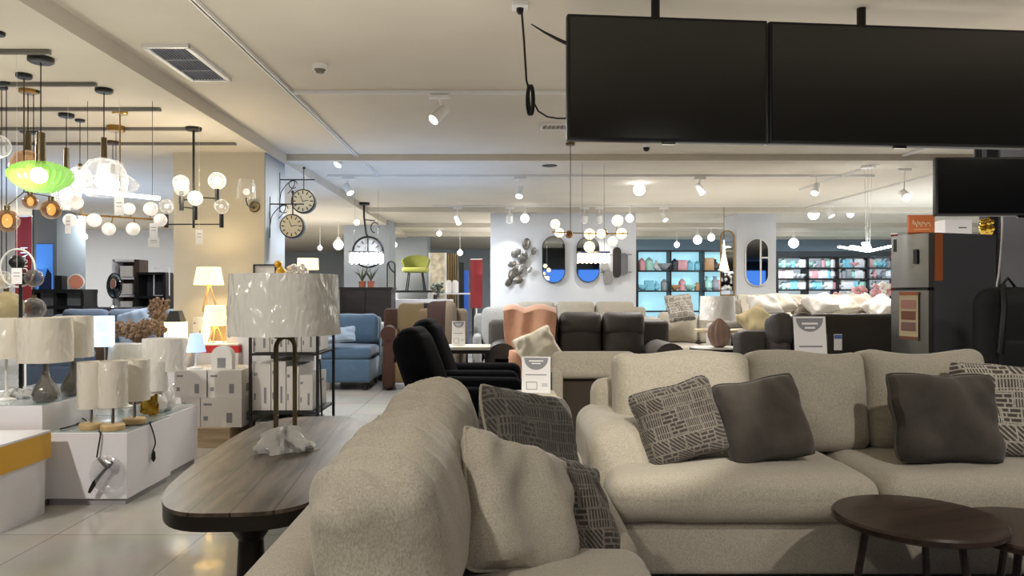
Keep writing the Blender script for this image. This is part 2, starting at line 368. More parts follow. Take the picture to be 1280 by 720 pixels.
# ------------------------------------------------------------------ setting
fm = mat('floor_tile', '#b9b6b0', .22, coat=.3)
nt = fm.node_tree; N = nt.nodes; L = nt.links
tc = N.new('ShaderNodeTexCoord'); br = N.new('ShaderNodeTexBrick'); br.offset = 0; br.inputs['Scale'].default_value = 1
br.inputs['Brick Width'].default_value = .8; br.inputs['Row Height'].default_value = .8; br.inputs['Mortar Size'].default_value = .004
br.inputs['Color1'].default_value = (*rgb('#b4b0a8'), 1); br.inputs['Color2'].default_value = (*rgb('#bdb9b2'), 1); br.inputs['Mortar'].default_value = (*rgb('#8e8a84'), 1)
L.new(tc.outputs['Object'], br.inputs['Vector'])
ns = N.new('ShaderNodeTexNoise'); ns.inputs['Scale'].default_value = 2; ns.inputs['Detail'].default_value = 7; L.new(tc.outputs['Object'], ns.inputs['Vector'])
mx = N.new('ShaderNodeMix'); mx.data_type = 'RGBA'; mx.blend_type = 'MULTIPLY'; mx.inputs['Factor'].default_value = .25
L.new(br.outputs['Color'], mx.inputs['A']); L.new(ns.outputs['Color'], mx.inputs['B']); L.new(mx.outputs['Result'], N['Principled BSDF'].inputs['Base Color'])
ST('floor', MB().box((0, 10, -.05), (32, 34, .1)), fm)
ST('ceiling', MB().box((6.78, 10, CZ+.1), (18.44, 34, .2)).box((-9.2, 10, CZL+.15), (13.52, 34, .3)), CEILP)
ST('wall_back', MB().box((0, 26.05, 1.5), (32, .1, 3)), GREYPAINT)
ST('wall_left', MB().box((-15.9, 10, 1.5), (.1, 34, 3)), GREYPAINT)
ST('wall_front', MB().box((0, -6.95, 1.5), (32, .1, 3)), mat('blue_grey_paint', '#56606e', .8))
ST('wall_right', MB().box((15.9, 10, 1.5), (.1, 34, 3)), GREYPAINT)
def pillar(name, x0, x1, y0, y1, m, top=CZ):
    ST(name, MB().box(((x0+x1)/2, (y0+y1)/2, top/2), (x1-x0, y1-y0, top)), m)
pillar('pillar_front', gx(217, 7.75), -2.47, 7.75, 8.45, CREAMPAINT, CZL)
ST('pillar_front_side', MB().box((-2.465, 8.1, CZL/2), (.01, .7, CZL)), mat('slate_side_tone', '#8d949b', .85))  # thin panel makes the pillar's right side greyer than its front
pillar('pillar_clock', gx(430, 15.9), gx(487, 15.9), 15.9, 16.8, GREYPAINT)
pillar('pillar_mirror', gx(922, 14.6), gx(970, 14.6), 14.6, 15.5, WHITEPAINT)
pillar('pillar_left', gx(40, 13), gx(71, 13), 13, 13.9, mat('slate_paint', '#74797b', .85), CZL)
pillar('pillar_chairs', gx(492, 19.5), gx(534, 19.5), 19.5, 20.4, GREYPAINT)
ST('wall_display', MB().box((gx(704, 13.9), 13.98, CZ/2), (gx(795, 13.9)-gx(613, 13.9), .16, CZ)), WHITEPAINT)
ST('wall_far_left', MB().box((gx(130, 17), 17.05, CZL/2), (gx(300, 17)-gx(-40, 17), .1, CZL)), WHITEPAINT)
ST('wall_band', MB().box((gx(960, 21.5), 21.6, 2.73), (12, .1, .34)), mat('band_paint', '#76828c', .8))
ST('wall_right_panel', MB().box((gx(1320, 6.4), 6.5, 1.45), (gx(1385, 6.4)-gx(1257, 6.4), .1, 2.9)), mat('lilac_grey_paint', '#a9a9b5', .7))
ST('trim_post', MB().box((gx(1250, 6.35), 6.5, 1.45), (gx(1257, 6.4)-gx(1243, 6.4), .1, 2.9)), mat('dark_post', '#2b2a33', .5))
# shallow ceiling ribs across the deeper hall
for i, (y, hgt) in enumerate([(8.45, .07), (13.6, .08), (16.6, .1), (19, .1)]):
    ST('beam_%d' % (i+1), MB().box((6.7, y+.12, CZ-hgt/2), (18.3, .24, hgt)), CEILP)

# ------------------------------------------------------------------ ceiling things
TRACKG = 'lighting tracks under the ceiling'
def track(x0, y0, x1, y1, z, label, m=WHITEM):
    a = Vector((x0, y0, z)); b = Vector((x1, y1, z)); d = b-a
    t = T('lighting_track', label, 'lighting track', ((x0+x1)/2, (y0+y1)/2, z-.03), math.atan2(d.y, d.x), TRACKG); L_ = d.length
    P('rail', MB().box((0, .011, .015), (L_, .009, .022)).box((0, -.011, .015), (L_, .009, .022)).box((0, 0, .026), (L_, .026, .008)), m, t, False)
    P('slot', MB().box((0, 0, .014), (L_-.02, .012, .012)), BLACKM, t, False, 'dark groove')
    P('end_cap', MB().box((L_/2, 0, .015), (.02, .032, .026)), m, t, False); P('end_cap', MB().box((-L_/2, 0, .015), (.02, .032, .026)), m, t, False)
    return t
track(-1.66, 1.5, -1.63, 9.75, CZ, 'long white lighting track running away from the viewer towards the blue-lit ceiling')
track(-1.6, 5.8, 2.4, 5.8, CZ, 'white lighting track running crosswise behind the hanging black cable')
for (y, x0, x1, lab) in [(4.5, -4.4, -2.75, 'crosswise track ending at the black disc of the green pendant'), (5.2, -5.2, -2.85, 'crosswise track holding the gold pendant rose'),
                         (5.9, -5.6, -2.72, 'crosswise track, third from the viewer over the lamp display'), (6.6, -5.2, -2.75, 'crosswise track meeting the black rose of the glass globe chandelier'),
                         (7.25, -4.9, -2.6, 'crosswise track closest to the cream pillar')]:
    track(x0, y, x1, y, CZL, lab, mat('grey_track', '#77736c', .5))
track(-2.3, 9.9, 5.0, 9.9, CZ, 'long crosswise track beyond the cream pillar')
track(-1.2, 13.3, 5.2, 13.3, CZ, 'crosswise track over the white mirror wall')
track(4.62, 7.6, 4.55, 11.2, CZ, 'diagonal-looking track nearer the wall-hung television')
track(5.75, 9.6, 5.6, 14.2, CZ, 'diagonal-looking track further behind the television')

def spot_thing(label, at, aim, lit=True, r=.038, power=0, group='white track spotlights'):
    """white cylinder spot hung from the track above it"""
    top = CZ if at[0] > STEPX else CZL
    t = T('track_spotlight', label, 'spotlight', (at[0], at[1], top-.03), 0, group)
    A = Vector((0, 0, at[2]-(top-.03))); D = (Vector(aim)-Vector(at)).normalized()
    P('adapter', MB().box((0, 0, -.018), (.16, .034, .034), bev=.005), WHITEM, t)
    P('stem', MB().cyl((0, 0, -.03), A-D*.04, .009), WHITEM, t)
    P('head', MB().cyl(A-D*.07, A+D*.075, r*.92, r, 20), WHITEM, t)
    P('lens', MB().cyl(A+D*.076, A+D*.08, r*.85, None, 20), BULBC if lit else CHROME, t, label='glowing lens' if lit else None)
    if power: 
        lamp('SPOT', Vector(at)+D*.1, power, (1, .96, .88), .03, Vector(at)+D, 70, .7, name='spotlight_light')
    return t
SP = [((549, 143, 5.8), (-1, -.8, -1.2), 'white spotlight on the crosswise track near the hanging cable', .045, 30),
      ((426, 200, 8.6), (-.5, -.5, -1), 'white spotlight near the far end of the long track', .05, 25),
      ((435, 236, 9.9), (.6, -.4, -1), 'small white spotlight tilted right over the blue-lit ceiling', .05, 0),
      ((650, 240, 9.9), (-.2, -.6, -1), 'upper of two small spotlights over the white mirror wall approach', .05, 25),
      ((875, 236, 9.9), (.5, -.4, -1), 'unlit-looking spotlight above the gap right of the mirror wall', .045, 0),
      ((1020, 236, 9.7), (-.5, -.5, -1), 'spotlight above the white pillar with the oval mirror', .05, 25),
      ((1131, 244, 9.2), (-.1, -.9, -.5), 'dazzling spotlight left of the wall-hung television', .055, 0),
      ((637, 273, 13.3), (0, .6, -1), 'dark-bodied spotlight over the left half of the mirror wall', .06, 30),
      ((731, 273, 13.3), (-.1, .6, -1), 'left of the paired spotlights over the middle of the mirror wall', .06, 0),
      ((749, 273, 13.3), (.1, .6, -1), 'right of the paired spotlights over the middle of the mirror wall', .06, 30),
      ((830, 271, 13.3), (.3, -.6, -1), 'small spotlight just right of the mirror wall top', .05, 0),
      ((1037, 266, 13.0), (.4, -.4, -1), 'spotlight hung right of the oval mirror pillar top', .06, 30),
      ((572, 275, 13.3), (.4, -.4, -1), 'small spotlight left of the mirror wall top', .05, 0)]
for (q, aim, lab, r, pw) in SP:
    p = U(*q); spot_thing(lab, p, p+Vector(aim), True, r, pw)
# bare bright globes of glare: recessed ceiling downlights seen as lit domes
DL = [((799, 237, 10.6), .085, 'brightest round ceiling downlight in the middle of the hall'), ((656, 273, 13.2), .075, 'lit round downlight left above the mirror wall'), ((787, 273, 13.2), .07, 'lit round downlight right above the mirror wall'),
      ((575, 316, 19), .07, 'lit round downlight over the red banner aisle'), ((549, 292, 18), .06, 'small lit downlight over the lime chairs'), ((872, 300, 17.5), .1, 'larger lit downlight over the black display shelves'), ((889, 297, 17), .08, 'lit downlight beside the cone lamp and tall mirror'),
      ((846, 306, 19), .07, 'small lit downlight over the left shelves'), ((1017, 268, 14.2), .1, 'lit downlight just right of the mirror pillar top'), ((992, 304, 18.5), .12, 'large lit downlight over the glassware shelves'), ((423, 306, 15), .1, 'lit downlight left of the grey clock pillar'), ((400, 310, 16), .05, 'small lit downlight over the striped cream pendant'),
      ((105, 296, 14), .06, 'lit downlight above the far left grey wall'), ((72, 306, 14), .05, 'lit downlight beside the blue poster pillar'), ((446, 278, 13), .05, 'lit downlight next to the hanging station clock stem'), ((493, 306, 17), .06, 'lit downlight just right of the clock pillar'), ((1063, 268, 14.5), .06, 'small lit downlight near the crossing tracks')]
for (q, r, lab) in DL:
    p = U(*q); top = CZ if p.x > STEPX else CZL
    t = T('ceiling_downlight', lab, 'downlight', (p.x, p.y, p.z-r), 0, 'lit downlights hung under the ceiling')
    P('bulb', MB().ball((0, 0, r), r, 14, 8), BULBC, t)
    P('holder', MB().cyl((0, 0, r*1.9), (0, 0, r*2.6), r*.5, r*.3), WHITEM, t)
    if top-(p.z-r)-r*2.6 > .02: P('stem', MB().cyl((0, 0, r*2.5), (0, 0, top-(p.z-r)), .008, n=6), WHITEM, t)

# air-conditioning grille in the left strip of ceiling
t = T('air_vent', 'long rectangular white air grille with dark slats in the ceiling', 'air vent', (gx(238, 5.25)+.0, 5.25, CZ), 0)
t.location = (-2.14, 5.1, CZ-.012)
P('frame', MB().box((0, -.37, 0), (.3, .03, .024)).box((0, .37, 0), (.3, .03, .024)).box((-.135, 0, 0), (.03, .74, .024)).box((.135, 0, 0), (.03, .74, .024)), WHITEM, t, False)
P('backing', MB().box((0, 0, .004), (.25, .72, .006)), mat('dark_duct', '#33363c', .7), t, False)
s_ = MB()
for k in range(11): s_.box((-.115+.023*k, 0, -.004), (.007, .7, .008), (0, .5, 0))
for k in (-.12, .12): s_.box((0, k, -.006), (.25, .012, .01))
P('slats', s_, mat('slat_grey', '#8e9199', .5), t, False)
t = T('air_vent', 'small square ceiling grille beside the big television pair', 'air vent', (gx(696, 6.9), 7.0, CZ-.01))
P('frame', MB().box((0, -.1, 0), (.3, .02, .02)).box((0, .1, 0), (.3, .02, .02)).box((-.14, 0, 0), (.02, .2, .02)).box((.14, 0, 0), (.02, .2, .02)), WHITEM, t, False)
s_ = MB()
for k in range(6): s_.box((-.1+.04*k, 0, 0), (.012, .18, .01))
P('slats', s_, mat('vent_brown', '#6d6458', .6), t, False)
t = T('smoke_detector', 'white round smoke detector on the ceiling', 'smoke detector', (gx(400, 5.15), 5.15, CZ-.055))
P('base', MB().lathe((0, 0, 0), [(.05, .02), (.052, .055)]), WHITEM, t); P('head', MB().lathe((0, 0, 0), [(0, 0), (.028, .0), (.032, .012), (.045, .022)]), mat('vent_brown', '#6d6458', .6), t)
t = T('ceiling_speaker', 'dark flat round disc set in the ceiling behind the cable', 'ceiling speaker', (gx(687, 9.1), 9.1, CZ-.02))
P('disc', MB().lathe((0, 0, 0), [(0, 0), (.09, .0), (.1, .02)]), BLACKM, t); P('rim', MB().lathe((0, 0, 0), [(.1, .006), (.115, .02)], cap=False), WHITEM, t)
t = T('security_camera', 'small black dome camera on the ceiling beneath the television pair', 'camera', (gx(808, 7.9), 7.9, CZ-.075))
P('dome', MB().ball((0, 0, .035), .035, 12, 8), BLACKM, t); P('base', MB().lathe((0, 0, .04), [(.03, 0), (.045, .035)]), WHITEM, t)

# ------------------------------------------------------------------ televisions and the hanging cable
def tv(label, c, w, h, rz, posts=()):
    t = T('television', label, 'television', (c[0], c[1], c[2]-h/2), rz)
    P('casing', MB().rbox((0, .03, h/2), (w, .05, h), .008, 2), BLACKM, t)
    P('screen', MB().box((0, .003, h/2), (w-.03, .004, h-.035)), GLOSSBLK, t, False, 'glossy black screen')
    P('sensor', MB().box((0, .01, -.006), (.07, .02, .014)), GLOSSBLK, t)
    for px in posts:
        P('ceiling_pole', MB().cyl((px, .08, h*.5), (px, .08, CZ-(c[2]-h/2)), .024, n=12), BLACKM, t)
        P('bracket', MB().box((px, .07, h*.5), (.22, .03, .3)), BLACKM, t, False)
    return t
ang = math.atan2(.24, 2.58)
a = Vector((.351, 3.9, 0)); dirv = Vector((math.cos(ang), math.sin(ang), 0))
zt = (2.115+2.786)/2
c = a+dirv*.555; tv('huge black ceiling-hung television directly right of the dangling cable', (c.x, c.y, zt), 1.1, .67, ang, (-.05,))
c = a+dirv*(1.115+.75); tv('huge black ceiling-hung television cut by the edge, beside its twin', (c.x, c.y, zt), 1.5, .665, ang, (-.18,))
tvr = tv('smaller black television hung over the grey refrigerator', (gx(1165, 5.3)+.62, 5.25, gz(234, 5.3)), 1.22, .42, -.02, (-.27,))
# its cable strip
t = T('looped_cable', 'black looped power cable hanging from the white ceiling socket', 'cable', U(650, 5, 4.07))
loc = t.location
path = [U(652, 12, 4.07), U(655, 50, 4.07), U(658, 100, 4.07), U(660, 108, 4.07)]
P('drop', MB().tube(path, .006), CABLE, t, world=True)
lp = []
for k in range(60):
    a_ = k/60*2*PI*4; lp.append(U(663+3.5*math.sin(a_)+1.5*math.sin(a_/4), 125+19*math.cos(a_), 4.06+.012*math.sin(a_*.5+1)))
P('coil', MB().tube([path[-1]]+lp, .0055, 6), CABLE, t, world=True)
P('tail', MB().tube([U(667, 128, 4.07), U(673, 139, 4.07), U(684, 146, 4.05), U(697, 148, 4.03), U(712, 148, 4.0)], .005), CABLE, t, world=True)
P('socket', MB().rbox((0, 0, -.0), (.09, .09, .05), .008, 2), WHITEM, t)
P('plug', MB().lathe((0, 0, -.055), [(.012, 0), (.02, .015), (.02, .035)]), CABLE, t)
S('antenna_cable', MB().tube([U(664, 30, 3.95), U(680, 40, 3.95), U(697, 49, 3.95), U(712, 56, 3.95)], [.003, .006, .009, .01]), CABLE, 'short pointed black cable end beside the television edge', 'cable')

# lit blue screens added behind the viewer for blue reflections in the mirrors
for k, (x, w_, lab) in enumerate([(2.6, 1.5, 'added blue glow screen on the wall behind, opposite the pill mirrors'), (4.4, 1.5, 'added blue glow screen beside its twin on the wall behind'), (12.2, 1.4, 'added blue glow screen at the far end of the wall behind')]):
    t = T('added_glow_screen', lab, 'screen', (x, -6.86, 1.55), PI); P('casing', MB().box((0, 0, .45), (w_+.04, .06, .94)), BLACKM, t, False)
    P('screen', MB().box((0, -.032, .45), (w_, .004, .9)), mat('mirror_glow_blue', '#2a5bd0', .3, emit=1.6, ecol=(.1, .3, .9)), t, False)
# ------------------------------------------------------------------ upholstery helpers
def crown(ax, amt, wr=0, seed=0):
    """bulge the +/- faces of axis ax in the middle; wr adds pulled folds"""
    def f(q, h):
        o = [(ax+1) % 3, (ax+2) % 3]
        w = 1
        for b in o: w *= max(0, 1-(q[b]/h[b])**2)
        q = q.copy(); q[ax] += (1 if q[ax] > 0 else -1)*amt*w*(abs(q[ax])/h[ax])
        if wr:
            q[ax] += wr*math.sin(q[o[0]]*23+seed+3*math.sin(q[o[1]]*7+seed))*math.sin(q[o[1]]*17+seed*2)*(1-w*.5)
            q[2] += wr*.8*math.sin(q[0]*19+q[1]*15+seed)
        return q
    return f
def pillow_mb(w, h, t, seed=0, n=16, c=(0, 0, 0)):
    """square scatter cushion in the local XY plane, thickness along Z, pinched corners"""
    rnd = random.Random(seed); ph = [rnd.uniform(0, 6) for _ in range(4)]; vs = []; idx = {}
    def pos(i, j, sg):
        u = -1+2*i/n; v = -1+2*j/n
        pu = u*(1-.07*(1-v*v)*abs(u)**3-.055*abs(u)**5*v**10+.018*math.sin(7*v+ph[1])*abs(u)); pv = v*(1-.07*(1-u*u)*abs(v)**3-.055*abs(v)**5*u**10+.018*math.sin(6*u+ph[3])*abs(v))
        e = max(0, (1-u**4)*(1-v**4))**.42
        zz = sg*t/2*e*(1+.10*math.sin(3*u+ph[0])*math.cos(2.5*v+ph[1]))+(.012*math.sin(5*u+ph[2]+2*v)+.007*math.sin(11*u*v+ph[0]+6*u)+.007*math.sin(4*u-9*v+ph[3])*(abs(u*v))**.5)*e
        return (c[0]+pu*w/2, c[1]+pv*h/2, c[2]+zz)
    for sg in (1, -1):
        for i in range(n+1):
            for j in range(n+1):
                edge = i in (0, n) or j in (0, n)
                if sg == -1 and edge: idx[(sg, i, j)] = idx[(1, i, j)]; continue
                idx[(sg, i, j)] = len(vs); vs.append(pos(i, j, sg))
    fs = []
    for sg in (1, -1):
        for i in range(n):
            for j in range(n):
                q = (idx[(sg, i, j)], idx[(sg, i+1, j)], idx[(sg, i+1, j+1)], idx[(sg, i, j+1)]); fs.append(q if sg == 1 else q[::-1])
    mb = MB().add(vs, fs)
    rim = [vs[idx[(1, i, 0)]] for i in range(n)]+[vs[idx[(1, n, j)]] for j in range(n)]+[vs[idx[(1, i, n)]] for i in range(n, 0, -1)]+[vs[idx[(1, 0, j)]] for j in range(n, 0, -1)]
    return mb, rim
def pillow(label, loc, rot, w, h, t, m, seed=0, pipe=None, group=None):
    o = T('scatter_cushion', label, 'cushion', loc, rot=rot, group=group)
    mb, rim = pillow_mb(w, h, t, seed, 24); P('cover', mb, m, o)
    P('piping', MB().tube(rim, .006, 6, closed=True), pipe or m, o)
    return o

def sofa(label, loc, rz, w, dp, m, cat='sofa', nb=3, ns=3, seat=.45, back=.85, cush=1.0, arm=.62, aw=.2, arms=(1, 1), leather=False, legs=True, group=None, name='sofa', backm=None, roll=False):
    """faces local -Y; origin at the middle of its footprint on the floor"""
    t = T(name, label, cat, loc, rz, group); hd = dp/2
    P('base', MB().rbox((0, .0, seat*.42+.03), (w-.02, dp-.04, seat*.55), .03, 2) if legs else MB().rbox((0, 0, seat*.35), (w-.02, dp-.04, seat*.7), .03, 2), m, t)
    P('back_frame', MB().rbox((0, hd-.1, (back+.12)/2), (w, .2, back-.12), .06, 3), backm or m, t)
    xs = -w/2+(aw if arms[0] else 0); xe = w/2-(aw if arms[1] else 0)
    sw = (xe-xs)/ns
    for k in range(ns):
        P('seat_cushion', MB().rbox((xs+sw*(k+.5), -.09, seat-.06), (sw-.012, dp-.22, .17), .06, 3, 4, fn=crown(2, .025)), m, t)
    bw = (xe-xs)/nb
    for k in range(nb):
        P('back_cushion', MB().rbox((xs+bw*(k+.5), hd-.27, (seat+cush)/2+.02), (bw-.012, .22, cush-seat), .09, 3, 5, rot=(-.12, 0, 0), fn=crown(1, .045, .004, k)), m, t)
        if leather: P('headrest', MB().rbox((xs+bw*(k+.5), hd-.31, cush-.10), (bw-.015, .19, .27), .07, 3, 4, rot=(-.12, 0, 0), fn=crown(1, .03)), m, t)
    for sgn, a_ in ((-1, arms[0]), (1, arms[1])):
        if not a_: continue
        if roll:
            mb = MB().rbox((sgn*(w/2-aw/2), -.02, arm*.46), (aw*.8, dp-.06, arm*.85), .05, 3).cyl((sgn*(w/2-aw/2), -hd+.01, arm-aw*.45), (sgn*(w/2-aw/2), hd-.05, arm-aw*.45), aw*.55, n=20)
        else: mb = MB().rbox((sgn*(w/2-aw/2), -.02, arm/2+.03), (aw, dp-.04, arm-.06), min(.1, aw*.45), 4, 3, fn=crown(0, .01))
        P('armrest', mb, m, t)
    if legs:
        for sx in (-1, 1):
            for sy in (-1, 1): P('leg', MB().cyl((sx*(w/2-.08), sy*(hd-.08), 0), (sx*(w/2-.08), sy*(hd-.08), .09), .02, .028), BLACKWOOD, t)
    return t

# ------------------------------------------------------------------ the big beige sofa on the right
t = T('sofa', 'large beige three-cushion chenille sofa behind the dark round tables', 'sofa', (1.66, 3.7, 0))
def bs(*a, **k): return P(*a, **k)
def pulled(seed, amt=.006):
    base = crown(1, .05)
    def f(q, h):
        q = base(q, h); e = abs(q[0])/h[0]
        q.z += amt*2*math.sin(q.x*11+seed)*(1 if q.z > 0 else 0)+ (.022*(e**6) if q.z > 0 else 0)
        q.y += amt*math.sin(q.z*22+seed)*math.sin(q.x*13+seed*1.7)
        return q
    return f
P('base', MB().rbox((.0, .0, .19), (2.34, .92, .25), .03, 3), BEIGE, t)
P('back_frame', MB().rbox((.0, .46, .44), (2.3, .2, .78), .08, 3), BEIGE, t)
for k, (x0, x1) in enumerate([(.475, 1.655), (1.665, 2.83)]):
    P('seat_cushion', MB().rbox(((x0+x1)/2-1.66, -.17, .41), (x1-x0, .74, .2), .085, 5, 8, fn=crown(2, .03, .003, k)), BEIGE, t)
for k, (x0, x1) in enumerate([(.60, 1.285), (1.29, 1.88), (1.885, 2.5)]):
    P('back_cushion', MB().rbox(((x0+x1)/2-1.66, .17, .74), (x1-x0+.01, .26, .51), .075, 5, 10, rot=(-.16, 0, 0), fn=pulled(k*2+1)), BEIGE, t)
def armf(q, h):
    q = q.copy(); u = (q.z/h[2]+1)/2
    q.y -= .0; 
    if q.y < 0: q.y += .10*max(0, q.z/h[2])**2*(-q.y/h[1])
    q.x *= 1+.04*math.sin(q.z*9); return q
for sgn in (-1, 1):
    P('armrest', MB().rbox((sgn*1.045, .10, .365), (.37, .84, .65), .10, 6, 6, fn=armf), BEIGE, t)
for sx in (-1, 1):
    for sy in (-.45, .4): P('leg', MB().cyl((sx*1.08, sy, 0), (sx*1.08, sy, .09), .022, .03), BLACKWOOD, t)
# scatter cushions on it: rotation leans the face back towards the sofa back
def lean(px, py, d, w, h, tilt, roll, yaw, m, label, seed, thick=.2, pipe=None, group=None):
    p = U(px, py, d); e = (Matrix.Rotation(yaw, 4, 'Z') @ Matrix.Rotation(PI/2-tilt, 4, 'X') @ Matrix.Rotation(roll, 4, 'Z')).to_euler()
    return pillow(label, p, e, w, h, thick, m, seed, pipe, group)
lean(849, 528, 3.46, .40, .37, .30, .26, .0, TRIB_D, 'dark block-print cushion at the left arm of the large beige sofa', 3)
lean(953, 525, 3.46, .41, .40, .32, .18, .0, CHAR, 'plain charcoal velvet cushion beside the dark patterned one, mid-sofa', 5)
lean(1180, 522, 3.42, .50, .42, .30, -.02, .0, CHAR, 'plain charcoal velvet cushion wider than its twin, near the light patterned cushion', 8)
lean(1262, 514, 3.56, .52, .47, .3, -.05, -.05, TRIB_L, 'cream and dark block-print cushion cut by the right edge', 11)

# ------------------------------------------------------------------ loveseat seen from its end, facing right
t = T('sofa', 'beige loveseat seen from one end with two puffed back cushions', 'sofa', (-.1, 2.4, 0))
P('base', MB().rbox((0, 0, .2), (1.06, 2.3, .25), .04, 3), BEIGE, t)
P('back_frame', MB().rbox((-.4, 0, .375), (.2, 2.3, .63), .08, 4), BEIGE, t)
for k, (y0, y1) in enumerate([(1.48, 2.36), (2.37, 3.22)]):
    P('seat_cushion', MB().rbox((.14, (y0+y1)/2-2.4, .41), (.84, y1-y0, .2), .085, 5, 8, fn=crown(2, .025, .002, k)), BEIGE, t)
def lovec(seed):
    def f(q, h):
        w = (1-(q.y/h[1])**2)*(1-(q.z/h[2])**2); q = q.copy()
        q.x += (1 if q.x > 0 else -1)*.05*w*abs(q.x)/h[0]
        top = max(0, q.z/h[2])
        q.z += .03*top*(1-(q.y/h[1])**2)
        # gathered folds running over the top, fading down the faces
        q.z += .017*top*math.sin(q.y*44+5*math.sin(q.x*9)+seed)+.006*top*math.sin(q.y*19+seed); q.x += .009*math.sin(q.y*37+q.z*9+seed)*(.2+.8*top)
        q.y += .008*math.sin(q.z*21+q.x*11+seed)*(1 if q.y < 0 else .4)
        return q
    return f
P('back_cushion', MB().rbox((-.17, 2.04-2.4, .70), (.27, .9, .40), .085, 6, 40, rot=(0, -.2, 0), fn=lovec(1)), BEIGE_L, t)
P('back_cushion', MB().rbox((-.155, 2.88-2.4, .70), (.27, .78, .42), .085, 6, 34, rot=(0, -.2, 0), fn=lovec(3)), BEIGE_L, t)
for sgn in (-1, 1):
    P('armrest', MB().rbox((.0, sgn*1.0+.0, .33), (.96, .26, .58), .11, 5, 5), BEIGE, t)
for sx in (-.45, .45):
    for sy in (-1.05, 1.05): P('leg', MB().cyl((sx, sy, 0), (sx, sy, .09), .022, .03), BLACKWOOD, t)
def lean2(p, w, h, yaw, tilt, roll, m, label, seed, thick=.16, pipe=None):
    e = (Matrix.Rotation(yaw, 4, 'Z') @ Matrix.Rotation(PI/2-tilt, 4, 'X') @ Matrix.Rotation(roll, 4, 'Z')).to_euler()
    return pillow(label, p, e, w, h, thick, m, seed, pipe)
lean2(U(662, 556, 2.84), .46, .44, .75, .42, -.25, TRIB_G, 'grey block-print cushion leaning at the far end of the loveseat', 21, pipe=BEIGE)
lean2(U(712, 645, 2.42), .40, .40, .95, .5, -.35, TRIB_D, 'dark block-print cushion mostly hidden behind the plain beige cushion', 22)
lean2(U(648, 635, 2.22), .44, .42, .85, .45, -.42, BEIGE_L, 'plain beige cushion with a piped edge, nearest on the loveseat', 23, .17)

# ------------------------------------------------------------------ long plank table at left with the big lamp
def planks(name):
    m = wood(name, '#352d26', '#695d50', 1, 2.2, .38, 7); nt = m.node_tree; N = nt.nodes; L = nt.links; b = N['Principled BSDF']
    tc = N.new('ShaderNodeTexCoord'); sp = N.new('ShaderNodeSeparateXYZ'); L.new(tc.outputs['Object'], sp.inputs[0])
    a_ = N.new('ShaderNodeMath'); a_.operation = 'MULTIPLY'; a_.inputs[1].default_value = 6.5; L.new(sp.outputs[0], a_.inputs[0])
    fr = N.new('ShaderNodeMath'); fr.operation = 'FRACT'; L.new(a_.outputs[0], fr.inputs[0])
    lt = N.new('ShaderNodeMath'); lt.operation = 'LESS_THAN'; lt.inputs[1].default_value = .05; L.new(fr.outputs[0], lt.inputs[0])
    src = b.inputs['Base Color'].links[0].from_socket
    mx = N.new('ShaderNodeMix'); mx.data_type = 'RGBA'; L.new(lt.outputs[0], mx.inputs['Factor']); L.new(src, mx.inputs['A']); mx.inputs['B'].default_value = (*rgb('#2c221b'), 1)
    L.new(mx.outputs['Result'], b.inputs['Base Color']); return m
t = T('plank_table', 'long oval weathered plank table carrying the wrapped brass lamp', 'table', (-1.085, 3.78, 0), .085)
def superell(a_, b_, e, n=64): return [(a_*math.copysign(abs(math.cos(k*2*PI/n))**e, math.cos(k*2*PI/n)), b_*math.copysign(abs(math.sin(k*2*PI/n))**e, math.sin(k*2*PI/n))) for k in range(n)]
P('top', MB().prism(superell(.385, 1.08, .62), .485, .5), planks('weathered_planks'), t, label='brown planks with dark joints')
P('edge_band', MB().prism(superell(.383, 1.078, .62), .43, .485), mat('dark_edge', '#1d1714', .4), t, label='dark metal edge')
for sy in (-.75, .75): P('pedestal', MB().lathe((0, sy, 0), [(.2, 0), (.2, .03), (.06, .08), (.05, .3), (.14, .43)]), mat('dark_edge', '#1d1714', .4), t)

def drum(mb, z0, z1, r0, r1, n=36, wob=0, th=.004, sy=1):
    f = lambda s_: [(s_*1, 1)]
    prof = [(r0, z0), (r0+(r1-r0)*.33, z0+(z1-z0)*.33), (r0+(r1-r0)*.66, z0+(z1-z0)*.66), (r1, z1), (r1-th, z1), (r0-th, z0), (r0, z0)]
    return mb.lathe((0, 0, 0), prof, n, cap=False, ribs=wob, ribd=.012 if wob else 0, sy=sy)
base_p = Vector((gx(356, 4.02), 4.02, .502))
t = T('table_lamp', 'tall double-arch brass lamp with a wide plastic-wrapped grey drum shade', 'lamp', base_p, .95)
sb = gz(418, 4.02)-.502; stp = gz(343, 4.02)-.502
P('shade', drum(MB(), sb, stp, .302, .288, 48, 7, sy=.95), SHADEG, t, label='grey drum shade under crinkled clear film')
P('diffuser', MB().lathe((0, 0, sb+.01), [(0, 0), (.28, 0), (.28, .003)], 36, sy=.95), mat('white_diffuser', '#d9d6ce', .7), t)
def arch(x0, w_, top, y):
    pts = [(x0-w_/2, y, .012), (x0-w_/2, y, top-w_/2)]+[(x0-w_/2*math.cos(q*PI/10), y, top-w_/2+w_/2*math.sin(q*PI/10)) for q in range(1, 10)]+[(x0+w_/2, y, top-w_/2), (x0+w_/2, y, .012)]
    return pts
P('arch', MB().tube(arch(-.02, .125, sb-.012, -.03), .012, 10), BRASSD, t); P('arch', MB().tube(arch(.03, .125, sb-.012, .03), .012, 10), BRASSD, t)
P('foot', MB().lathe((0, 0, 0), [(.11, 0), (.11, .012), (.1, .016)], 32), BRASSD, t)
P('stem', MB().cyl((0, 0, sb-.02), (0, 0, sb+.12), .012).box((0, 0, sb-.018), (.05, .11, .012)), BRASSD, t)
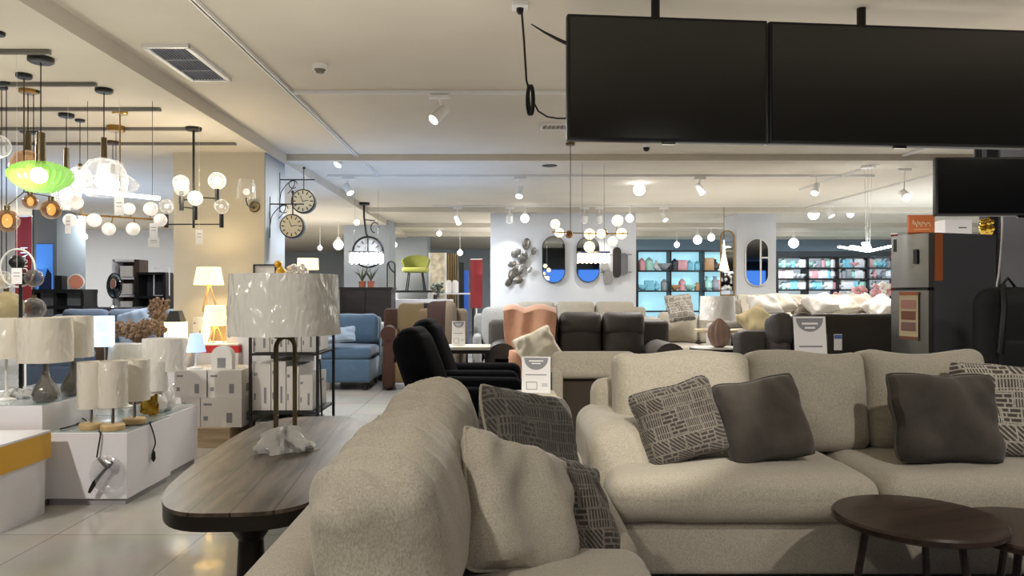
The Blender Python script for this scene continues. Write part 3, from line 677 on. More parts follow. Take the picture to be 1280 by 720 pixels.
def crumple(cx, cy, cz, sx, sy, sz, seed, label, name='plastic_wrap', m=PLAST):
    mb = MB(); rnd = random.Random(seed); ph = [rnd.uniform(0, 6) for _ in range(8)]
    def f(u, v):
        th = u*2*PI; p = v*PI/2; r = 1+.22*math.sin(3*th+ph[0]+4*p)+.16*math.sin(7*th+ph[1]-3*p)+.12*math.sin(11*th+ph[2]+9*p)
        return (cx+sx*r*math.cos(th)*math.cos(p), cy+sy*r*math.sin(th)*math.cos(p), cz+sz*abs(math.sin(p))*(1+.25*math.sin(5*th+ph[3]+p*3))+.002)
    mb.grid(f, 40, 12); return S(name, mb, m, label, 'plastic wrap', smooth=True)
crumple(gx(352, 3.72), 3.8, .5, .125, .11, .1, 4, 'crumpled milky plastic wrap at the foot of the big brass lamp')

# ------------------------------------------------------------------ dark round tables bottom right
def round_table(label, c, r, h, m=DARKWOOD, rz=0, group=None):
    t = T('round_table', label, 'table', (c[0], c[1], 0), rz, group)
    P('top', MB().lathe((0, 0, 0), [(0, h-.035), (r-.02, h-.035), (r, h-.025), (r, h-.008), (r-.008, h), (0, h)], 64), m, t)
    for k in range(3):
        a_ = k*2*PI/3+.6; q = Vector((math.cos(a_), math.sin(a_), 0))
        P('leg', MB().tube([q*r*.82+Vector((0, 0, 0.008)), q*r*.6+Vector((0, 0, h-.035))], .014, 8), m, t)
    P('brace', MB().lathe((0, 0, h-.055), [(r*.4, 0), (r*.62, 0), (r*.62, .02), (r*.4, .02), (r*.4, 0)], 40, cap=False), m, t)
    return t
round_table('dark wooden round coffee table in front of the beige sofa', (gx(1146, 2.83), 2.83), .30, .455, rz=.3)
round_table('dark wooden round coffee table partly hidden, cut by the right edge', (gx(1300, 2.8), 2.79), .30, .415, rz=1.0)

# ------------------------------------------------------------------ between the two beige sofas
t = T('armchair', 'beige armchair turned away, dark lining cloth on its back', 'armchair', (.625, 5.3, 0))
w_ = .56
P('back_band', MB().rbox((0, -.38, .83), (w_, .14, .18), .05, 4), BEIGE, t, label='padded beige top roll')
P('back_post', MB().rbox((-w_/2+.035, -.38, .42), (.07, .14, .8), .02, 2), BEIGE, t); P('back_post', MB().rbox((w_/2-.1, -.38, .42), (.2, .13, .8), .02, 2), BEIGE, t)
P('lining', MB().box((-.08, -.36, .42), (.42, .03, .72)), mat('dark_lining', '#3b332a', .9), t, False, 'dark brown lining cloth')
P('seat', MB().rbox((0, 0, .34), (w_, .64, .24), .06, 3), BEIGE, t)
for s_ in (-1, 1): P('armrest', MB().rbox((s_*(w_/2-.06), 0, .5), (.12, .66, .4), .05, 3), BEIGE, t)
for s_ in (-1, 1):
    for r_ in (-1, 1): P('leg', MB().cyl((s_*.25, r_*.3, 0), (s_*.25, r_*.3, .24), .02), BLACKWOOD, t)
round_table('small brown round side table tucked between the beige sofas', (gx(716, 4.15), 4.2), .12, .47, wood('mid_brown_wood', '#4d3a2b', '#6b533e', 0))
t = T('side_table', 'narrow cream side table holding the sale card behind the loveseat', 'table', (gx(652, 4.5), 4.52, 0))
P('top', MB().rbox((0, 0, .685), (.42, .26, .03), .01, 2), mat('cream_top', '#cfc8b8', .5), t)
for sx in (-1, 1):
    for sy in (-1, 1): P('leg', MB().box((sx*.18, sy*.1, .335), (.03, .03, .67)), mat('cream_top', '#cfc8b8', .5), t, False)

# ------------------------------------------------------------------ price cards
def card(label, c, w, h, rz=0, group='white price cards', lean_=.12):
    t = T('price_card', label, 'price card', c, rz, group)
    Rm = Euler((-lean_, 0, 0)).to_matrix().to_4x4()
    def q(mb): mb.v = [tuple(Rm @ Vector(v)) for v in mb.v]; return mb
    P('sheet', q(MB().box((0, 0, h/2), (w, .004, h))), PAPER, t, False)
    pts = [(w*.42*math.cos(a_), -w*.42*math.sin(a_)) for a_ in [PI*k/16 for k in range(17)]]
    M = Matrix.Translation((0, -.0028, h*.97)) @ Matrix.Rotation(PI/2, 4, 'X')
    P('half_disc', q(MB().prism(pts, 0, .0012, M)), GREYINK, t, False, 'grey half disc')
    P('headline', q(MB().box((0, -.0050, h*.88), (w*.5, .001, h*.035)).box((0, -.0050, h*.81), (w*.32, .001, h*.03))), WHITETXT, t, False)
    P('text', q(MB().box((0, -.0030, h*.5), (w*.72, .001, h*.025))), GREYINK, t, False)
    P('drawing', q(MB().box((-w*.15, -.003, h*.3), (w*.36, .001, .004)).box((-w*.33, -.003, h*.2), (.004, .001, h*.2)).box((w*.03, -.003, h*.2), (.004, .001, h*.2)).box((-w*.15, -.003, h*.1), (w*.36, .001, .004)).box((w*.3, -.003, h*.25), (w*.2, .001, .004)).box((w*.3, -.003, h*.2), (w*.2, .001, .004))), GREYINK, t, False)
    P('stand', q(MB().box((0, .012, h*.25), (w*.3, .02, h*.5))), PAPER, t, False)
    return t
card('white price card on the cream side table behind the loveseat', (gx(670, 4.48), 4.48, .702), .175, .22, -.1)
card('tall white price card standing behind the back of the large beige sofa', (gx(1017, 4.2), 4.22, .83), .185, .345, 0)
# ------------------------------------------------------------------ lamp display plinths at left
def plinth(label, x0, x1, y0, y1, h, seams=(), top=None):
    t = T('display_plinth', label, 'plinth', ((x0+x1)/2, (y0+y1)/2, 0), 0, 'white display plinths under the lamps'); w_, d_ = x1-x0, y1-y0
    P('body', MB().box((0, 0, h/2+.02), (w_, d_, h-.04), bev=.004), WHITE, t, False)
    P('toe_kick', MB().box((0, 0, .02), (w_-.04, d_-.04, .04)), mat('grey_plastic', '#9c999c', .5), t, False)
    if top: P('top', MB().box((0, 0, h+.003), (w_-.01, d_-.01, .006)), top, t, False)
    return t
GTOP = mat('pale_glass_top', '#a9b6b8', .15, coat=.5)
plinth('low white display plinth nearest the aisle, corded lamps on top', gx(55, 4.55), gx(159, 4.55), 4.55, 5.15, .448, top=GTOP)
plinth('low white display plinth further back with the gold ribbon', gx(96, 5.16)-.15, gx(206, 5.16), 5.16, 5.72, .448, top=GTOP)
plinth('taller white plinth under the glass-bottle lamps', gx(-60, 4.5), gx(53, 4.5), 4.5, 5.1, .62, top=GTOP)
plinth('taller white plinth behind, under the arched rows of lamps', -3.6, gx(88, 5.12), 5.12, 5.75, .60, top=GTOP)
t = T('display_plinth', 'small white plinth with a yellow edge in the bottom left corner', 'plinth', (-2.95, 4.2, 0))
P('body', MB().box((0, 0, .16), (.48, .4, .32)), WHITE, t, False); P('yellow_edge', MB().box((0, -.0, .40), (.52, .46, .15)), YELLOW, t, False, 'yellow edge'); P('top', MB().box((0, 0, .482), (.52, .46, .012)), WHITE, t, False)

def table_lamp(label, c, shade, zs, m, base='wood', group=None, wob=5, cat='lamp', sm=None):
    """c base point; shade (r_bottom, r_top); zs (bottom, top) of shade above base"""
    t = T('table_lamp', label, cat, c, random.uniform(0, 3), group)
    P('shade', drum(MB(), zs[0], zs[1], shade[0], shade[1], 32, wob), m, t)
    if base == 'wood':
        P('foot', MB().lathe((0, 0, 0), [(.066, 0), (.07, .006), (.07, .03), (.064, .036), (0, .036)], 28), mat('birch_disc', '#d3b583', .5, var=.12, vscale=14), t, label='round wooden foot')
        P('stem', MB().cyl((0, 0, .035), (0, 0, zs[1]-.03), .010), CHROME, t)
    elif base == 'bottle':
        P('bottle', MB().lathe((0, 0, 0), [(.05, 0), (.072, .012), (.078, .05), (.062, .095), (.028, .15), (.018, .2), (.018, zs[0]+.02)], 24), mat('smoky_glass', '#86827c', .08, trans=.55, coat=1), t, label='grey glass bottle base')
        P('stem', MB().cyl((0, 0, .01), (0, 0, zs[1]-.03), .008), CHROME, t)
        P('foot', MB().lathe((0, 0, 0), [(.056, 0), (.056, .012)]), CHROME, t)
    elif base == 'slim':
        P('foot', MB().lathe((0, 0, 0), [(.055, 0), (.055, .006), (.016, .018), (.009, .05)], 20), sm or WHITEM, t); P('stem', MB().cyl((0, 0, .03), (0, 0, zs[1]-.02), .008), sm or WHITEM, t)
    elif base == 'jug':
        P('jug', MB().lathe((0, 0, 0), [(.05, 0), (.08, .03), (.085, .08), (.06, .13), (.03, .16), (.02, zs[0]+.02)], 24), mat('white_ceramic', '#e9e6e4', .15, coat=1), t)
        P('handle', MB().tube([(.05, 0, .15), (.1, 0, .17), (.115, 0, .13), (.1, 0, .07), (.08, 0, .05)], .008), mat('white_ceramic', '#e9e6e4', .15), t)
    elif base == 'tripod':
        for k in range(3):
            a_ = 2*PI*k/3+.4; q = Vector((math.cos(a_), math.sin(a_), 0)); P('leg', MB().cyl(q*.085, q*.012+Vector((0, 0, zs[0]+.0)), .009, .008), PALEWOOD, t)
        P('hub', MB().cyl((0, 0, zs[0]-.03), (0, 0, zs[0]+.01), .022), PALEWOOD, t)
        P('stem', MB().cyl((0, 0, zs[0]), (0, 0, zs[1]-.02), .006), WHITEM, t)
    return t
def lamp_px(label, px, d, basez, wpx, ytop, ybot, m, base, taper=1, **k):
    r = wpx/2*d/F; return table_lamp(label, (gx(px, d), d, basez), (r, r*taper), (gz(ybot, d)-basez, gz(ytop, d)-basez), m, base, **k)
G1 = 'short lamps with round wooden feet'
lamp_px('wrapped cream lamp on the leftmost wooden foot of the front plinth', 114, 4.66, .455, 32, 452, 510, SHADEW, 'wood', .98, group=G1)
lamp_px('wrapped cream lamp on the wooden foot at the front plinth edge', 141, 4.62, .455, 34, 451, 508, SHADEW, 'wood', .98, group=G1)
lamp_px('wrapped cream lamp behind, its wooden foot by the black plug', 168, 4.85, .455, 36, 449, 500, SHADEW, 'wood', .98, group=G1)
lamp_px('white lamp beside the gold ribbon, right of the cream lamps', 194, 5.3, .455, 28, 452, 488, SHADEL, 'jug', .98)
G2 = 'wrapped drum lamps in a row'
lamp_px('wide wrapped cream lamp on a grey glass bottle, front of the row', 57, 4.66, .626, 62, 397, 452, SHADEW, 'bottle', .98, group=G2)
lamp_px('wrapped cream lamp on a grey glass bottle, second from the bluish lamp', 92, 4.95, .626, 46, 395, 446, SHADEW, 'bottle', .98, group=G2)
lamp_px('wrapped cream drum lamp at the left edge', 8, 4.72, .626, 56, 398, 447, SHADEW, 'slim', .96, group=G2)
lamp_px('bluish glowing lamp on a thin chrome stem behind the wrapped row', 130, 5.45, .606, 24, 395, 433, SHADEB, 'slim', 1, sm=CHROME, wob=0)
lamp_px('wide pale wrapped lamp behind the cream lamps', 158, 5.55, .455, 42, 430, 453, SHADEL, 'slim', .94)
lamp_px('pale ribbed wrapped lamp on the far plinth', 205, 5.42, .455, 52, 423, 463, SHADEL, 'jug', .96)
# cords, bag of flex, plug, ribbon
def cord(label, pts, r=.0045, name='trailing_cable'):
    P_ = [Vector(p) for p in pts]; out = []
    for i in range(len(P_)-1):
        p0 = P_[max(i-1, 0)]; p1 = P_[i]; p2 = P_[i+1]; p3 = P_[min(i+2, len(P_)-1)]
        for k in range(6):
            q = k/6; out.append(.5*((2*p1)+(-p0+p2)*q+(2*p0-5*p1+4*p2-p3)*q*q+(-p0+3*p1-3*p2+p3)*q**3))
    out.append(P_[-1]); return S(name, MB().tube(out, r, 6), CABLE, label, 'cable')
zt = .462
cord('black cord curling over the plinth top to the left plug', [(gx(75, 4.6), 4.6, zt), (gx(90, 4.7), 4.72, zt), (gx(88, 4.7), 4.8, zt), (gx(100, 4.8), 4.78, zt), (gx(125, 4.7), 4.76, zt), (gx(135, 4.7), 4.72, zt)])
cord('black cord hanging down the front plinth side to a small plug', [(gx(150, 4.74), 4.74, zt), (gx(170, 4.8), 4.72, zt), (gx(183, 4.8), 4.76, zt), (gx(166, 4.9)+.12, 4.9, zt-.005), (-2.29, 4.84, .452), (-2.283, 4.86, .40), (-2.28, 4.89, .32), (-2.283, 4.86, .27)])
S('plug', MB().lathe((-2.278, 4.86, .2), [(.004, 0), (.014, .02), (.011, .06), (.004, .075)]), CABLE, 'small black plug hanging beside the plinth', 'plug')
cord('black cord dropping over the plinth front into the clear bag', [(gx(131, 4.62), 4.55, zt), (gx(126, 4.54), 4.535, .44), (gx(124, 4.54), 4.53, .36), (gx(122, 4.54), 4.53, .3)])
cord('thin black cord running along the taller plinth', [(gx(92, 5.05), 5.05, .612), (gx(96, 5), 5.0, .6), (gx(100, 5.0), 4.97, .5), (gx(108, 4.9), 4.9, zt)])
cord('bundled black flex inside the clear bag', [(gx(122, 4.5), 4.51, .30), (gx(135, 4.5), 4.49, .25), (gx(138, 4.5), 4.51, .27), (gx(120, 4.5), 4.49, .17), (gx(112, 4.5), 4.5, .1), (gx(116, 4.5), 4.49, .12), (gx(126, 4.5), 4.5, .2), (gx(140, 4.5), 4.5, .28)], .009)
bag = MB(); bag.grid(lambda u, v: (gx(134, 4.5)+.10*math.cos(u*2*PI)*math.sin(v*PI)*(1+.25*math.sin(u*19)), 4.495+.03*math.sin(u*2*PI)*math.sin(v*PI), .205+.105*math.cos(v*PI)*(1+.1*math.sin(u*12+v*9))), 30, 14)
S('plastic_bag', bag, clear_glass('bag_film', (.92, .92, .93), .15, .35), 'clear crinkled bag of flex hanging on the plinth front', 'bag')
rb = MB()
for k in range(7):
    a_ = k*.9; c_ = Vector((gx(186, 5.1), 5.12, .5)); rb.grid(lambda u, v, a_=a_: c_+Vector((math.cos(a_+u*2.2)*.055*(1+.3*math.sin(k)), math.sin(a_+u*2.2)*.05, -.04+.03*k/2+v*.05+.015*math.sin(u*6+k))), 8, 2, .002)
S('gold_ribbon', rb, mat('gold_foil', '#c9a545', .22, .9, bump=.4, bscale=30), 'crumpled gold foil ribbon on the plinth beside the white jug lamp', 'ribbon')
crumple(gx(45, 5.0)-.02, 4.82, .626, .12, .06, .05, 9, 'clear crumpled film beside the glass bottle lamps')

# ------------------------------------------------------------------ carton stack beside the cream pillar
def carton(label, x0, x1, y0, y1, z0, z1, m=CARTON, ink=INK, band=False, group='cartons stacked by the cream pillar', pic=True):
    t = T('carton', label, 'carton', ((x0+x1)/2, (y0+y1)/2, z0), 0, group); w_, d_, h_ = x1-x0, y1-y0, z1-z0
    P('box', MB().box((0, 0, h_/2), (w_, d_, h_)), m, t, False)
    P('tape', MB().box((0, 0, h_), (w_*1.002, .04, .002)), mat('clear_tape', '#cfc7b8', .3), t, False)
    if pic:
        for c_, e_ in [((-w_*.33, -d_/2-.001, h_*.78), (w_*.2, .002, h_*.07)), ((-w_*.38, -d_/2-.001, h_*.3), (w_*.1, .002, h_*.14)), ((w_*.2, -d_/2-.001, h_*.32), (w_*.14, .002, h_*.34)),
                       ((w_/2+.001, -d_*.2, h_*.3), (.002, d_*.14, h_*.3)), ((w_/2+.001, d_*.15, h_*.75), (.002, d_*.3, h_*.06))]: P('print', MB().box(c_, e_), GREYINK, t, False, 'grey print')
    if band: P('band', MB().box((0, 0, h_*.86), (w_*1.004, d_*1.004, h_*.2)), REDINK, t, False, 'red band')
    return t
D0 = 6.25
def cb(px0, px1, y0, y1, d0, d1): return gx(px0, d0), gx(px1, d0), d0, d1, gz(y1, d0), gz(y0, d0)
zc = [0, .1, .36, .575, .80]
x0 = gx(244, D0)
t = T('wooden_crate', 'low pale wooden box under the carton stack', 'crate', ((gx(247, D0)+gx(305, 6.6))/2, 6.55, 0))
wv = gx(305, 6.6)-gx(247, D0)
P('box', MB().box((0, 0, .08), (wv, .6, .16)), BOARD, t, False); P('lid', MB().box((0, 0, .165), (wv+.01, .61, .01)), BOARD, t, False)
for (lab, pa, pb, z0_, z1_, dd) in [('lower left white carton with grey print on the wooden box', 226, 250, .172, .42, 6.32), ('lower white carton facing the aisle on the wooden box', 251, 302, .172, .42, 6.28),
                                   ('white carton holding the small blue lamp', 218, 258, .422, .655, 6.3), ('white carton holding the arched white box lamp', 260, 302, .422, .655, 6.3)]:
    carton(lab, gx(pa, dd), gx(pb, dd), dd, dd+.5, z0_, z1_)
carton('white carton with a red band behind the small blue lamp', gx(236, 6.84), gx(298, 6.84), 6.84, 7.3, .5, .84, band=True, pic=False)
carton('plain tall white carton under the red-banded one', gx(236, 6.84), gx(298, 6.84), 6.84, 7.3, .0, .498, pic=False)
carton('upright white carton behind the lit tripod lamp', gx(241, 7.0), gx(254, 7.0), 7.0, 7.18, .842, 1.08)
carton('pale carton beneath the upper tripod lamp', gx(256, 7.34), gx(296, 7.34), 7.34, 7.6, .0, 1.12, KRAFT, pic=False)
carton('cream carton right of the lower tripod lamp', gx(283, 7.0), gx(312, 7.0), 7.0, 7.2, .842, 1.05)
def lit_tripod(label, px, d, bz, wpx, yt, yb):
    t = lamp_px(label, px, d, bz, wpx, yt, yb, LITSHADE, 'tripod', .78, wob=0); r = wpx/2*d/F
    lamp('POINT', (gx(px, d), d, (gz(yt, d)+gz(yb, d))/2), 9, (1, .78, .42), .04, name='lamp_bulb_light'); return t
lit_tripod('lit yellow-shaded tripod lamp, upper one against the cream pillar', 261, 7.38, 1.122, 36, 334, 356)
lit_tripod('lit yellow-shaded tripod lamp, lower one on the cartons', 269, 7.02, .842, 30, 382, 407)
lamp_px('small glowing pale blue lamp on a white carton', 245, 6.42, .657, 24, 417, 440, mat('pale_blue_lit', '#a9c9ea', .6, emit=.7, ecol=(.6, .8, 1)), 'slim', .6, wob=0)
t = T('box_lamp', 'white arched lantern with a dark window on its carton', 'lamp', (gx(279, 6.4), 6.4, .657)); h_ = gz(432, 6.4)-.657; r_ = 13*6.4/F
P('shell', MB().prism([(-r_, 0), (r_, 0)]+[(r_*math.cos(a_), h_-r_+r_*math.sin(a_)) for a_ in [PI*k/14 for k in range(15)]], -.04, .04, Matrix.Rotation(PI/2, 4, 'X')), WHITEM, t)
P('window', MB().box((0, -.042, h_*.27), (.07, .004, h_*.42)), GREYINK, t, False)
t = T('storm_lantern', 'black-capped glass lantern lamp glowing beside the cream pillar', 'lantern', (gx(220, 6.7), 6.7, gz(425, 6.7)))
P('body', MB().box((0, 0, .09), (.15, .15, .15)), OPALLIT, t, False); P('cap', MB().lathe((0, 0, .165), [(.095, 0), (.06, .09), (.055, .1)], 4, rot=(0, 0, PI/4)), BLACKM, t, False); P('frame', MB().box((0, 0, .008), (.17, .17, .016)), WHITEM, t, False)
S('stool_crate', MB().box((gx(215, 6.75), 6.78, gz(425, 6.7)/2), (.32, .3, gz(425, 6.7)-.002)), WHITE, 'plain white pedestal under the black-capped lantern', 'pedestal', smooth=False)

# ------------------------------------------------------------------ rack of lamp cartons behind the brass arches
t = T('carton_rack', 'black metal rack loaded with white cartons behind the brass lamp', 'rack', (gx(357, 6.45), 6.6, 0)); rx0, rx1 = gx(313, 6.3)-t.location.x, gx(397, 6.3)-t.location.x
RL = [.30, .80]
for z in RL: P('shelf', MB().box(((rx0+rx1)/2, 0, z-.012), (rx1-rx0, .62, .018)), BLACKM, t, False)
for xx in (rx0, rx1):
    for yy in (-.3, .3): P('post', MB().box((xx, yy, .6), (.022, .022, 1.2)), BLACKM, t, False)
P('basket_side', MB().tube([(rx1+.02, -.3, .75), (rx1+.05, -.32, .02)], .008, 6), BLACKM, t)
for row, (z, hh) in enumerate([(.305, .42), (.805, .30)]):
    xx = gx(315, 6.32); k = 0
    for wd, hf in ((.16, .95), (.13, 1.0), (.11, .9), (.12, .72)) if row == 0 else ((.15, .8), (.14, 1.0), (.13, .95), (.12, .9)):
        nm = ['first', 'second', 'third', 'fourth'][k]
        carton('white carton, %s from the pillar side on the %s rack shelf' % (nm, ['lower', 'upper'][row]), xx, xx+wd-.008, 6.34, 6.84, z, z+hh*hf, group='white cartons on the black rack'); xx += wd; k += 1
for k in range(3): carton('small pale carton on the floor under the rack, %s from the pillar' % ['first', 'second', 'third'][k], gx(318, 6.35)+k*.17, gx(318, 6.35)+k*.17+.15, 6.38, 6.8, 0, .2, group='cartons under the black rack', pic=False)

# ------------------------------------------------------------------ pendant lamps over the display
def rose(t, m=BLACKM, r=.06, h=.03, x=0, y=0, z=0): P('ceiling_rose', MB().lathe((x, y, z-h), [(r*.85, 0), (r, .008), (r, h)], 24), m, t)
def pend(name, label, px, d, cat='pendant lamp', top=None):
    top = top or CZL; x = gx(px, d); return T(name, label, cat, (x, d, top), 0)
# green glass
d = 4.65; t = pend('pendant_lamp', 'lit green ribbed-glass pendant lamp on a brass tube', 51, d); z = lambda py, d=d: gz(py, d)-t.location.z
rose(t, r=.075, h=.035); P('cord', MB().cyl((0, 0, -.03), (0, 0, z(166)), .004, n=6), CABLE, t)
P('tube', MB().cyl((0, 0, z(166)), (0, 0, z(206)), .026, .03, 18), BRASSD, t)
gr = MB().lathe((0, 0, z(220)), [(.05, .09), (.1, .08), (.15, .055), (.183, .018), (.18, -.012), (.15, -.052), (.11, -.082), (.07, -.1), (.0, -.108)], 96, ribs=32, ribd=.03)
P('glass', gr, GREENG, t, label='ribbed green glass'); P('bulb', MB().ball((0, -.02, z(220)), .05), BULB, t)
lamp('POINT', (t.location.x, d-.3, gz(250, d)), 6, (1, .95, .8), .08, name='pendant_light')
# clear glass bell with filament
def bell(label, px, d, yr, ytube, yb, wpx, rm=BLACKM, lit=True, g=GLASS, tm=BRASSD):
    t = pend('pendant_lamp', label, px, d); z = lambda py: gz(py, d)-t.location.z; rose(t, rm); r = wpx/2*d/F
    P('cord', MB().cyl((0, 0, -.03), (0, 0, z(ytube)), .004, n=6), CABLE, t)
    hh = z(ytube)-z(yb); tb = z(ytube)-hh*.35
    P('tube', MB().cyl((0, 0, z(ytube)), (0, 0, tb), .02, .024, 14), tm, t)
    zb = z(yb)
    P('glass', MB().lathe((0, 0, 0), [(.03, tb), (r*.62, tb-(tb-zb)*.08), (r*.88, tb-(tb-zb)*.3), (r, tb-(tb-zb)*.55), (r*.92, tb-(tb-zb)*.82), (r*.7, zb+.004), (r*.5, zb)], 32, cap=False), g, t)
    P('bulb', MB().ball((0, 0, (tb*.4+zb*.6)), min(.06, r*.45)), BULB if lit else OPAL, t); return t
bell('clear glass bell pendant on a black rose, dazzling bulb inside', 130, 5.36, 111, 172, 246, 56)
bell('clear glass bell pendant on a thin rod, right of its neighbour', 141, 7.2, 183, 205, 240, 60, mat('bronze', '#4b3327', .5))
bell('narrow clear glass pendant behind the green one', 83, 6.1, 142, 185, 262, 34)
bell('amber glass pendant under a gold rose', 35, 5.38, 112, 165, 232, 44, BRASS, g=SMOKE)
t = pend('pendant_lamp', 'gold drum ceiling rose with a short brass ring pendant', 145, 6.55); rose(t, BRASS, .075, .05); P('cord', MB().cyl((0, 0, -.05), (0, 0, -.3), .003, n=6), CABLE, t); P('globe', MB().ball((0, 0, -.36), .06), GLASS, t)
t = pend('pendant_lamp', 'thin brass loop pendant under a flat black rose at far left', 36, 6.7); rose(t, r=.075); P('loop', MB().tube([(.022*math.sin(a_)*(1), 0, -.22+.17*math.cos(a_)) for a_ in [2*PI*k/24 for k in range(24)]], .006, 6, closed=True), BRASSD, t); P('globe', MB().ball((0, 0, -.46), .07), GLASS, t)
# smoked globes
def globe(label, px, py, rpx, d, g, lit=True, b=None):
    t = pend('pendant_lamp', label, px, d); r = rpx*d/F; zz = gz(py, d)-t.location.z
    rose(t, r=.04, h=.02); P('cord', MB().cyl((0, 0, -.02), (0, 0, zz+r*1.1), .0035, n=6), CABLE, t)
    P('socket', MB().cyl((0, 0, zz+r*1.25), (0, 0, zz+r*.7), .018, n=12), BRASSD, t)
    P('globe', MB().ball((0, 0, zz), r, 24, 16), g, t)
    if lit: P('bulb', MB().ball((0, 0, zz), r*.42, 12, 8, (1, 1, 1.5)), b or BULB, t)
    return t
d = 5.0; t = pend('chandelier', 'three-globe smoky amber cluster under the green pendant', 30, d, 'chandelier'); z = lambda py: gz(py, d)-t.location.z; q = lambda px: gx(px, d)-t.location.x
rose(t, r=.05); P('rod', MB().cyl((0, 0, 0), (0, 0, z(240)), .005, n=6), BRASSD, t)
for (px, py, rp) in [(64, 262, 12), (9, 276, 14), (38, 252, 9)]:
    r = rp*d/F; P('arm', MB().tube([(0, 0, z(240)), (q(px), 0, z(py)+r*1.35)], .004, 6), BRASSD, t); P('socket', MB().cyl((q(px), 0, z(py)+r*1.35), (q(px), 0, z(py)+r*.7), .018, n=12), BRASSD, t)
    P('globe', MB().ball((q(px), 0, z(py)), r, 24, 16), SMOKE, t); P('bulb', MB().ball((q(px), 0, z(py)), r*.42, 12, 8, (1, 1, 1.5)), OPALLIT, t)
globe('clear glass globe pendant cut by the left edge', -3, 183, 15, 4.2, GLASS, False)
globe('clear narrow globe hung beneath the clear bell lamps', 100, 222, 14, 6.3, GLASS, True)
# rod chandelier with glass globes in front of the cream pillar
d = 6.6; t = pend('chandelier', 'black rod chandelier with clear and lit glass globes before the cream pillar', 242, d, 'chandelier'); z = lambda py: gz(py, d)-t.location.z; q = lambda px: gx(px, d)-t.location.x
rose(t, r=.07); P('rod', MB().cyl((0, 0, -.02), (0, 0, z(285)), .011, n=10), BLACKM, t)
for (px, py, lit, rp) in [(219, 226, 1, 10), (266, 224, 1, 11), (251, 250, 1, 9), (233, 238, 0, 9), (277, 258, 0, 9), (208, 258, 0, 9)]:
    dy = {219: .12, 266: .1, 251: -.12, 233: -.1, 277: 0, 208: 0}[px]; zz = z(py); x_ = q(px)
    P('arm', MB().tube([(0, 0, zz-.16), (x_, dy, zz-.16)], .006, 6), BLACKM, t); P('cup', MB().cyl((x_, dy, zz-.19), (x_, dy, zz-.07), .019, n=12), BLACKM, t)
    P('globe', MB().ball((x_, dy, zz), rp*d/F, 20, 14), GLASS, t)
    P('bulb', MB().ball((x_, dy, zz), rp*d/F*(.5 if lit else .3), 12, 8), BULB if lit else OPAL, t)
lamp('POINT', (t.location.x, d-.25, gz(240, d)), 8, (1, .85, .6), .06, name='chandelier_light')
# brass bar with opal globes
d = 6.0; t = pend('chandelier', 'brass bar chandelier with white opal globes over the lamp display', 150, d, 'chandelier'); z = lambda py: gz(py, d)-t.location.z; q = lambda px: gx(px, d)-t.location.x
rose(t, BRASS, .06); P('rod', MB().cyl((0, 0, 0), (0, 0, z(272)), .006, n=8), BRASS, t); P('bar', MB().cyl((q(98), 0, z(268)), (q(203), 0, z(275)), .008, n=8), BRASS, t)
for (px, py, r) in [(92, 276, 8), (122, 276, 8.5), (140, 287, 8), (170, 287, 8), (165, 262, 7.5), (192, 262, 8.5), (100, 254, 8), (204, 276, 8)]:
    P('arm', MB().tube([(q(px)*.9, 0, z(272)), (q(px), -.03, z(py))], .005, 6), BRASS, t); P('globe', MB().ball((q(px), -.05, z(py)), r*d/F, 18, 12), OPAL, t)
# long linear lit pendant
t = T('pendant_lamp', 'slim glowing white bar pendant between the clear bells and the opal globes', 'pendant lamp', (gx(150, 5.7), 5.7, CZL)); z = lambda py: gz(py, 5.7)-CZL
P('tube', MB().rbox((0, 0, z(243)), (.62, .035, .03), .012, 2, rot=(0, .10, 0)), BULBC, t); P('wire', MB().cyl((-.25, 0, z(243)), (-.25, 0, 0), .002, n=5), CABLE, t); P('wire', MB().cyl((.25, 0, z(243)), (.25, 0, 0), .002, n=5), CABLE, t)
# hang tags
def tag_card(label, px, py, w, h, d):
    p = U(px, py, d); t = T('hang_tag', label, 'tag', (p.x, p.y, p.z-h/2*d/F), 0, 'paper tags hung under the ceiling lamps'); w_ = w*d/F; h_ = h*d/F
    P('card', MB().box((0, 0, h_/2), (w_, .002, h_)), PAPER, t, False); P('print', MB().box((0, -.0016, h_*.7), (w_*.6, .001, h_*.05)).box((0, -.0016, h_*.5), (w_*.6, .001, h_*.04)), GREYINK, t, False)
    P('thread', MB().cyl((0, 0, h_), (0, 0, CZL-t.location.z), .001, n=4), PAPER, t)
for a_ in [('paper tag under the clear bell pendants', 149, 258, 12, 22, 5.6), ('paper tag under the right end of the opal-globe bar', 192, 288, 10, 18, 5.9), ('wider paper tag hanging just below another tag by the opal globes', 192, 303, 14, 12, 5.9), ('paper tag left of the opal-globe bar', 85, 281, 7, 22, 5.6), ('small lilac-white tag in front of the cream pillar', 249, 296, 9, 18, 6.5), ('white tag with a red line above the hoop lamp', 21, 345, 13, 20, 4.6)]: tag_card(*a_)
